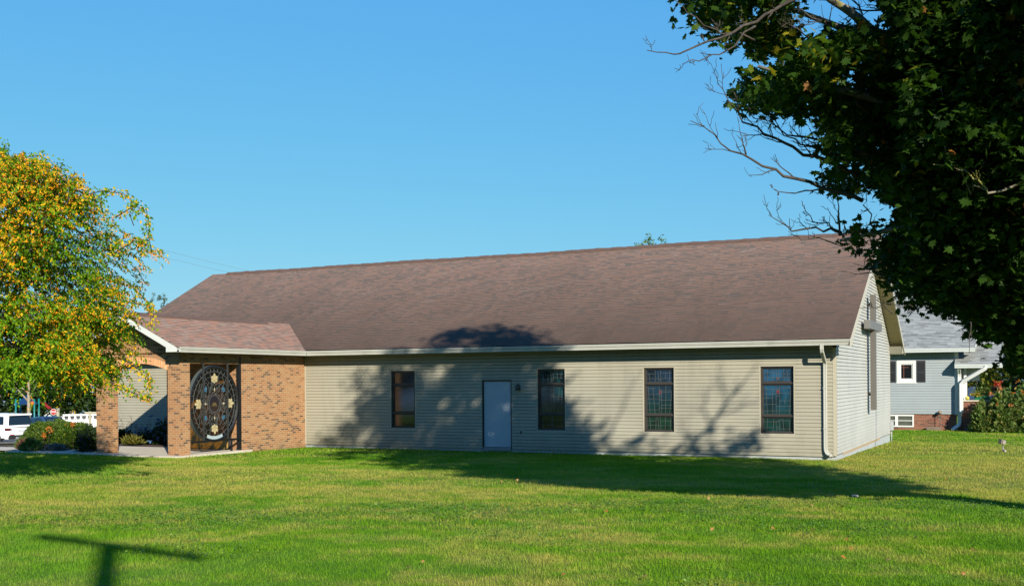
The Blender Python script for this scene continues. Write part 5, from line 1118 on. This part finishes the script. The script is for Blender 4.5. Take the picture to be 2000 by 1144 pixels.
def make_car(name,label,paint,loc,rz,body,cabin,wheels,wr,glass):
    t=thing(name,loc,label,'car',None,rz)
    mb=MB(); loft(mb,[sect(*s) for s in body]); bd=mb.build('body',paint,t,local=True)
    mb=MB(); loft(mb,[[(x,y,z) for y,z in ((w0,z0),(w0*.99,z0+.02),(w1,z1-.05),(w1*.9,z1),(-w1*.9,z1),(-w1,z1-.05),(-w0*.99,z0+.02),(-w0,z0))] for x,w0,z0,w1,z1 in cabin]); mb.build('cabin',paint,t,local=True)
    for g in glass: mb=MB(); mb.poly(g); mb.build('car_window',CARGL,t,local=True)
    W=max(s[1] for s in body)
    for x in wheels:
        for s in (1,-1):
            mb=MB(); y0=s*(W-.21); y1=s*(W+.005)
            pr=[(wr*.62,-.0),(wr*.93,-.01),(wr,.04),(wr,.17),(wr*.93,.215),(wr*.62,.2)]
            mb.lathe([(r,(z-.1)*s) for r,z in pr],(x,(y0+y1)/2,wr),22,0,'Y'); wl=mb.build('wheel',TYRE,t,local=True)
            mb=MB(); yf=s*.085
            mb.lathe([(0,yf*.85),(wr*.10,yf),(wr*.16,yf*.8)],(x,(y0+y1)/2,wr),12,0,'Y'); mb.lathe([(wr*.55,yf*.6),(wr*.64,yf*1.1),(wr*.66,yf*.6)],(x,(y0+y1)/2,wr),22,0,'Y')
            for k in range(7):
                a=2*math.pi*k/7; mb.bar((x+wr*.12*math.cos(a),(y0+y1)/2+yf*.85,wr+wr*.12*math.sin(a)),(x+wr*.58*math.cos(a),(y0+y1)/2+yf*.85,wr+wr*.58*math.sin(a)),.045,.03,0,up=(0,1,0))
            mb.build('rim',RIM,wl,local=True)
            mb=MB(); mb.lathe([(0,0),(wr*1.12,0),(wr*1.12,.004*s),(0,.004*s)],(x,s*(W*.995),wr+.01),22,0,'Y'); mb.build('wheel_arch',PLAST,t,local=True)
    return t
q=on_d(6,850,61.0); sx,sy=q[0]-1.0,q[1]; sz=float(ground_z(sx,sy))+.03
suv=make_car('parked_suv','white parked SUV seen from behind, its rear with dark glass at the left edge',carpaint('white_car_paint',(.78,.80,.82)),(sx,sy,sz),R(184),
 [(-2.30,.80,.45,1.05),(-2.22,.93,.32,1.12),(-1.6,.985,.30,1.14),(0,.99,.30,1.12),(1.3,.985,.30,1.10),(1.95,.93,.32,1.02),(2.28,.78,.42,.88)],
 [(-2.22,.90,1.05,.74,1.16),(-2.12,.93,1.05,.72,1.55),(-1.98,.95,1.05,.72,1.72),(-.6,.96,1.05,.74,1.77),(.35,.95,1.05,.72,1.72),(1.15,.9,1.05,.70,1.12)],
 (-1.42,1.42),.375,
 [[(-2.262,.86,1.11),(-2.262,-.86,1.11),(-2.165,-.72,1.62),(-2.165,.72,1.62)],
  [(-2.0,.955,1.16),(-.55,.975,1.14),(-.55,.80,1.62),(-1.85,.80,1.60)],[(-.48,.975,1.14),(.65,.955,1.14),(.2,.79,1.60),(-.48,.80,1.62)],
  [(-2.0,-.955,1.16),(-.55,-.975,1.14),(-.55,-.80,1.62),(-1.85,-.80,1.60)],[(-.48,-.975,1.14),(.65,-.955,1.14),(.2,-.79,1.60),(-.48,-.80,1.62)]])
WP=bpy.data.materials['white_car_paint']
mb=MB(); mb.box((-2.34,-.74,1.64),(-1.95,.74,1.735),0,.03); mb.build('spoiler',WP,suv,local=True)
mb=MB(); mb.box((-2.325,-.86,1.0),(-2.2,.86,1.10),0,.03); mb.build('tailgate_strip',WP,suv,local=True)
mb=MB(); mb.box((-2.322,-.60,.955),(-2.25,.60,.985),0,.008); mb.build('handle_recess',PLAST,suv,local=True)
for s in (1,-1):
    mb=MB(); mb.box((-2.31,s*.60,.80),(-2.05,s*.955,.955),0,.03); tl=mb.build('tail_light',plain('tail_red',(.14,.012,.012),.15,.1,spec=.6),suv,local=True)
    mb=MB(); mb.box((-2.318,s*.62,.83),(-2.27,s*.74,.93),0,.012); mb.build('reverse_lens',plain('clear_lens',(.6,.58,.55),.1,.1,spec=.6),tl,local=True)
    mb=MB(); mb.box((-2.35,s*.52,.55),(-2.26,s*.80,.595),0,.01); mb.build('reflector',plain('red_reflector',(.45,.02,.02),.2,.1),suv,local=True)
mb=MB(); mb.box((-2.345,-.86,.34),(-2.0,.86,.55),0,.05); mb.box((-2.0,-.94,.30),(1.9,.94,.42),0,.03); mb.build('bumper',PLAST,suv,local=True)
mb=MB(); mb.box((-2.37,-.42,.30),(-2.25,.42,.45),0,.03); mb.build('skid_plate',plain('silver_plate',(.42,.43,.44),.35,.05,metal=.3),suv,local=True)
mb=MB(); mb.box((-2.325,-.26,.72),(-2.29,.26,.85),0,.006); mb.build('number_plate',plain('plate_white',(.62,.64,.66),.4),suv,local=True)
q=on_d(96,830,70.0); cxx,cyy=q[0],q[1]; cz=float(ground_z(cxx,cyy))+.03
car=make_car('parked_sedan','dark blue parked sedan behind the yew bush, its windscreen facing right',carpaint('dark_blue_car_paint',(.018,.035,.075)),(cxx,cyy,cz),R(-14),
 [(-2.35,.72,.42,.86),(-2.2,.86,.28,.94),(-1.2,.91,.25,.96),(.6,.91,.25,.94),(1.4,.90,.25,.88),(2.1,.84,.28,.78),(2.38,.66,.38,.66)],
 [(-1.75,.84,.90,.66,.95),(-1.05,.86,.90,.62,1.38),(-.2,.87,.90,.63,1.46),(.35,.87,.90,.62,1.42),(1.25,.84,.88,.64,.93)],
 (-1.38,1.42),.33,
 [[(1.245,.66,.97),(1.245,-.66,.97),(.42,-.57,1.41),(.42,.57,1.41)],[(-1.72,.62,1.0),(-1.72,-.62,1.0),(-1.10,-.55,1.37),(-1.10,.55,1.37)],
 [(-1.35,.865,.98),(-.25,.875,.97),(-.25,.70,1.40),(-.95,.69,1.34)],[(-.18,.875,.97),(.85,.86,.97),(.30,.69,1.37),(-.18,.70,1.40)],
 [(-1.35,-.865,.98),(-.25,-.875,.97),(-.25,-.70,1.40),(-.95,-.69,1.34)],[(-.18,-.875,.97),(.85,-.86,.97),(.30,-.69,1.37),(-.18,-.70,1.40)]])
for s in (1,-1):
    mb=MB(); mb.box((2.05,s*.52,.58),(2.34,s*.80,.70),0,.03); mb.build('headlight',plain('headlight_lens',(.5,.5,.5),.1,.05,spec=.7),car,local=True)
    mb=MB(); mb.box((.72,s*.90,.98),(.84,s*1.06,1.10),0,.02); mb.build('wing_mirror',bpy.data.materials['dark_blue_car_paint'],car,local=True)

# ---------------------------------------------------------------- stop sign
q=on_d(105,804,107.); gz_=float(ground_z(q[0],q[1])); st=thing('stop_sign',(q[0],q[1],gz_),'red octagonal stop sign on a thin post beyond the dark blue car','sign')
fd=Vector((.43,-.90,0)).normalized(); fr=Vector((-fd.y,fd.x,0)); fr=-fr if fr.dot(Vector(RT))<0 else fr
mb=MB(); mb.tube([(q[0],q[1],gz_-.2),(q[0],q[1],q[2]+.3)],.03,6); mb.build('post',plain('green_post',(.20,.24,.22),.6),st)
qc=Vector(q)+fd*.045; up=Vector((0,0,1))
def octa(mb,r,o,th): 
    f=[qc+fd*o+fr*(r*math.cos(R(22.5+45*i)))+up*(r*math.sin(R(22.5+45*i))) for i in range(8)]; b_=[p-fd*th for p in f]
    mb.poly(f); mb.poly(b_[::-1]); [mb.poly([f[i],b_[i],b_[(i+1)%8],f[(i+1)%8]]) for i in range(8)]
mb=MB(); octa(mb,.335,0,.01); sp=mb.build('plate',WHITE,st); mb=MB(); octa(mb,.30,.004,.003); mb.build('red_face',plain('sign_red',(.52,.012,.02),.4,.03),sp)
tcu=bpy.data.curves.new('stop_text','FONT'); tcu.body='STOP'; tcu.align_x='CENTER'; tcu.align_y='CENTER'; tcu.size=.26; tcu.extrude=.002; tcu.offset=.006
tob=bpy.data.objects.new('stop_text',tcu); COL.objects.link(tob); bpy.context.view_layer.update(); tme=bpy.data.meshes.new_from_object(tob.evaluated_get(bpy.context.evaluated_depsgraph_get())); bpy.data.objects.remove(tob)
tx=Matrix((( fr.x,up.x,fd.x,0),(fr.y,up.y,fd.y,0),(fr.z,up.z,fd.z,0),(0,0,0,1)))
wxs=[v.co.x for v in tme.vertices]; sc_=.50/(max(wxs)-min(wxs))
org=ORG[sp.name]
for v in tme.vertices: v.co=(tx@Vector((v.co.x*sc_,v.co.y*sc_*1.25,v.co.z)))+qc+fd*.012-org
tme.materials.clear(); tme.materials.append(WHITE); lo=put(bpy.data.objects.new('lettering',tme),sp)
# ---------------------------------------------------------------- white barrier with openings, posts
D_=84.; a=on_d(123,830,D_); b_=on_d(262,830,D_+1.5); dv=Vector((b_[0]-a[0],b_[1]-a[1],0)); L=dv.length; dv.normalize(); nv=Vector((dv.y,-dv.x,0))
zt=on_d(150,808.5,D_)[2]; gzb=float(ground_z(a[0],a[1])); bw=thing('white_barrier',(a[0],a[1],gzb),'long white barrier wall with a row of openings under its top rail','barrier')
def bpt(u,z,o=0): p=Vector((a[0],a[1],0))+dv*u+nv*o; return Vector((p.x,p.y,z))
mb=MB(); mb.bar(bpt(0,zt-.07),bpt(L,zt-.07),.24,.14); mb.build('top_rail',WHITE,bw)
mb=MB(); mb.bar(bpt(0,(zt-.42+gzb-.3)/2),bpt(L,(zt-.42+gzb-.3)/2),.16,zt-.42-gzb+.3); mb.build('wall',WHITE,bw)
k=int(L/.43); mb=MB()
for i in range(k+1):
    u=.05+i*.43; mb.add([bpt(u-.05,zt-.14,.08),bpt(u+.05,zt-.14,.08),bpt(u+.10,zt-.42,.08),bpt(u-.10,zt-.42,.08),bpt(u-.05,zt-.14,-.08),bpt(u+.05,zt-.14,-.08),bpt(u+.10,zt-.42,-.08),bpt(u-.10,zt-.42,-.08)],[(0,3,2,1),(4,5,6,7),(0,1,5,4),(1,2,6,5),(3,0,4,7)])
mb.build('balusters',WHITE,bw); mb=MB(); mb.bar(bpt(.1,zt-.28,-.095),bpt(L-.1,zt-.28,-.095),.012,.27); mb.build('dark_backing',plain('dark_backing',(.10,.11,.13),.8),bw)
q=on_d(175.5,820,62.); gz_=float(ground_z(q[0],q[1])); wp=thing('wooden_post',(q[0],q[1],gz_),'cream wooden post with a side rail in front of the white barrier','post')
CRW=plain('cream_wood',(.60,.55,.40),.7,.1,5); zt_=on_d(175,803,62.)[2]; mb=MB(); mb.box((q[0]-.05,q[1]-.05,gz_-.2),(q[0]+.05,q[1]+.05,zt_),0,.008); mb.build('post',CRW,wp)
e0=on_d(162,805.5,62.); e1=on_d(206,805.5,62.5); mb=MB(); mb.bar(Vector(e0)+Vector((0,.12,0)),Vector(e1)+Vector((0,.12,0)),.04,.075); mb.build('rail',CRW,wp)
q=on_d(113,806,100.); gz_=float(ground_z(q[0],q[1])); mb=MB(); zt_=on_d(113,798,100.)[2]; mb.box((q[0]-.1,q[1]-.1,gz_-.2),(q[0]+.1,q[1]+.1,zt_),0,.02); mb.box((q[0]-.13,q[1]-.13,zt_),(q[0]+.13,q[1]+.13,zt_+.06),0,.02); tag(mb.build('gate_post',CRW),'short cream gate post just right of the stop sign','post')
q=on_d(143.5,805,90.); gz_=float(ground_z(q[0],q[1])); yr_=thing('spring_rider',(q[0],q[1],gz_),'small yellow ring shaped play rider above the white barrier','play equipment')
YP_=plain('yellow_plastic',(.62,.38,.02),.4); mb=MB(); mb.tube([(q[0]+.17*math.cos(t),q[1],q[2]-.02+.17*math.sin(t)) for t in np.linspace(0,2*np.pi,17)],.045,8); mb.build('ring_seat',YP_,yr_); mb=MB(); mb.tube([(q[0],q[1],gz_-.1),(q[0],q[1],q[2]-.2)],.05,8); mb.build('spring',GREYM,yr_)
# ---------------------------------------------------------------- playground
q=on_d(66,800,96.); gz_=float(ground_z(q[0],q[1])); pl=thing('play_structure',(q[0],q[1],gz_),'playground climbing frame with teal posts, blue panels and red slide','play equipment')
TEAL=plain('teal_steel',(.01,.22,.21),.4,.08); PBLUE=plain('blue_panel',(.015,.05,.15),.4,.08); PRED=plain('red_slide',(.42,.03,.03),.35,.08)
qx=[on_d(p,800,d) for p,d in ((31,96),(67,95),(76,97.5),(40,98.5))]
for p in qx:
    mb=MB(); mb.tube([(p[0],p[1],gz_-.4),(p[0],p[1],gz_+3.4)],.075,8); mb.build('post',TEAL,pl)
def pan(mb,p,r,z0,z1): 
    p,r=Vector(p),Vector(r); mb.bar((p.x,p.y,(z0+z1)/2),(r.x,r.y,(z0+z1)/2),.08,z1-z0)
mb=MB(); mb.poly([(p[0],p[1],gz_+1.25) for p in qx]); mb.poly([(p[0],p[1],gz_+1.15) for p in qx][::-1]); [pan(mb,qx[i],qx[(i+1)%4],gz_+1.12,gz_+1.26) for i in range(4)]; mb.build('deck',PBLUE,pl)
mb=MB(); pan(mb,qx[0],(qx[0]+(qx[1]-qx[0])*.45),gz_+1.3,gz_+2.0); mb.build('panel',PBLUE,pl); mb=MB(); pan(mb,qx[3],qx[2],gz_+1.3,gz_+2.0); mb.build('panel',PBLUE,pl)
mb=MB(); c_=sum(qx)/4; [mb.poly([(qx[i][0],qx[i][1],gz_+2.9),(qx[(i+1)%4][0],qx[(i+1)%4][1],gz_+2.9),(c_[0],c_[1],gz_+3.8)]) for i in range(4)]; mb.build('roof',PBLUE,pl)
mb=MB(); s0=Vector((qx[1][0],qx[1][1],gz_+1.3)); e_=on_d(103,813,94.); pts=[s0.lerp(Vector((e_[0],e_[1],gz_+.35)),t)+Vector((0,0,.25*math.sin(t*math.pi))) for t in np.linspace(0,1,8)]
for p,r in zip(pts[:-1],pts[1:]):
    mb.bar(p,r,.55,.05); 
    for s in (-1,1): mb.bar(p+Vector((.1*s,.27*s,.14)),r+Vector((.1*s,.27*s,.14)),.05,.26)
mb.build('slide',PRED,pl)
mb=MB(); s1=on_d(84,786,95.); e1=on_d(97,797,95.); [mb.bar(Vector(s1).lerp(Vector(e1),i/5)-Vector((.25,0,0)),Vector(s1).lerp(Vector(e1),i/5)+Vector((.25,0,0)),.08,.08) for i in range(6)]; mb.bar(s1,e1,.1,.1); mb.build('ladder',PRED,pl)
mb=MB(); q2=on_d(63.5,787,95.); mb.blob((q2[0],q2[1],q2[2]),(.2,.2,.2),1,2,.0); mb.build('finial',plain('orange_ball',(.6,.12,.02),.4),pl)
# ---------------------------------------------------------------- a pale house far behind the playground
q=on_d(40,800,150.); gz_=float(ground_z(q[0],q[1])); wh=thing('far_house',(q[0],q[1],gz_),'pale house with a dark roof far behind the playground','house')
mb=MB().siding((q[0],q[1],gz_),(1,0,0),(0,-1,0),-2.4,2.4,gz_-.5,gz_+3.,[(-1.6,-.6,gz_+.9,gz_+2.1),(.7,1.7,gz_+.9,gz_+2.1)],.2); mb.quad((q[0]+2.4,q[1],gz_-.5),(q[0]+2.4,q[1]+7,gz_-.5),(q[0]+2.4,q[1]+7,gz_+3),(q[0]+2.4,q[1],gz_+3)); mb.build('wall',WHITE,wh)
mb=MB(); slab(mb,q[0]-2.7,q[0]+2.7,q[1]-.5,gz_+2.95,q[1]+3.5,gz_+4.6,.1); slab(mb,q[0]+2.7,q[0]-2.7,q[1]+7.5,gz_+2.95,q[1]+3.5,gz_+4.6,.1); mb.build('roof',ROOFG,wh)
for xa in (-1.6,.7):
    mb=MB(); mb.box((q[0]+xa,q[1]+.02,gz_+.9),(q[0]+xa+1.0,q[1]+.06,gz_+2.1)); mb.build('window',G_DARK,wh)
# ---------------------------------------------------------------- utility pole behind the camera (its shadow falls on the lawn), flagpole out of frame, wires
TIP=np.array([-9.05,8.55,.12]); S_=20.6; ux_,uy_=TIP[0]+.714*S_,TIP[1]-.700*S_; uz=float(ground_z(ux_,uy_)); UH=TIP[2]+S_*TEL
up_=thing('utility_pole',(ux_,uy_,uz),'wooden utility pole with one crossarm standing behind the viewpoint','pole')
WOODP=bark_mat('pole_wood',(.12,.09,.065),(.22,.17,.12)); mb=MB(); mb.tube([(ux_,uy_,uz-.3),(ux_,uy_,UH+.04)],[.16,.115],12); mb.build('pole',WOODP,up_)
ca=Vector((-10.30,8.72,0)); cb_=Vector((-7.55,8.42,0)); cd=(cb_-ca).normalized(); mid=Vector((ux_,uy_,UH-.02)); mb=MB(); mb.bar(mid-cd*1.28+Vector((0,0,.05)),mid+cd*1.45-Vector((0,0,.05)),.11,.13); mb.build('crossarm',WOODP,up_)
for s in (-1.2,-.55,.6,1.35):
    p=mid+cd*s; mb=MB(); mb.lathe([(0,.05),(.035,.05),(.05,.10),(.03,.16),(0,.17)],tuple(p),8); mb.build('insulator',plain('grey_porcelain',(.25,.27,.29),.3),up_)
pb_=np.array([-4.72,38.28]); s_=16.; fx,fy=pb_[0]+.714*s_,pb_[1]-.700*s_; fz=float(ground_z(fx,fy)); fh=3.75+s_*TEL
fp_=thing('flagpole',(fx,fy,fz),'tall thin white flagpole out at the right whose shadow falls on the gable','pole')
mb=MB(); mb.tube([(fx,fy,fz-.2),(fx,fy,fh*.5),(fx,fy,fh)],[.045,.038,.028],10); mb.build('pole',WHITE,fp_); mb=MB(); mb.blob((fx,fy,fh+.06),(.07,.07,.07),1,2,0.); mb.build('finial',plain('gold_ball',(.5,.35,.08),.3,metal=.5),fp_)
WIRE=plain('wire_grey',(.22,.25,.28),.6)
for i,(p0,p1) in enumerate((((150,440),(505,533)),((150,456),(470,533)))):
    A=np.array(on_d(*p0,95.)); B=np.array(on_d(p1[0]+200,p1[1]+38,110.)); mb=MB(); mb.tube([A*(1-t)+B*t+np.array([0,0,-.5*math.sin(math.pi*t)+.0]) for t in np.linspace(0,1,14)],.010,4); tag(mb.build('overhead_wire',WIRE),('upper','lower')[i]+' of two thin overhead wires in the sky left of the roof','wire','overhead wires left of the roof')
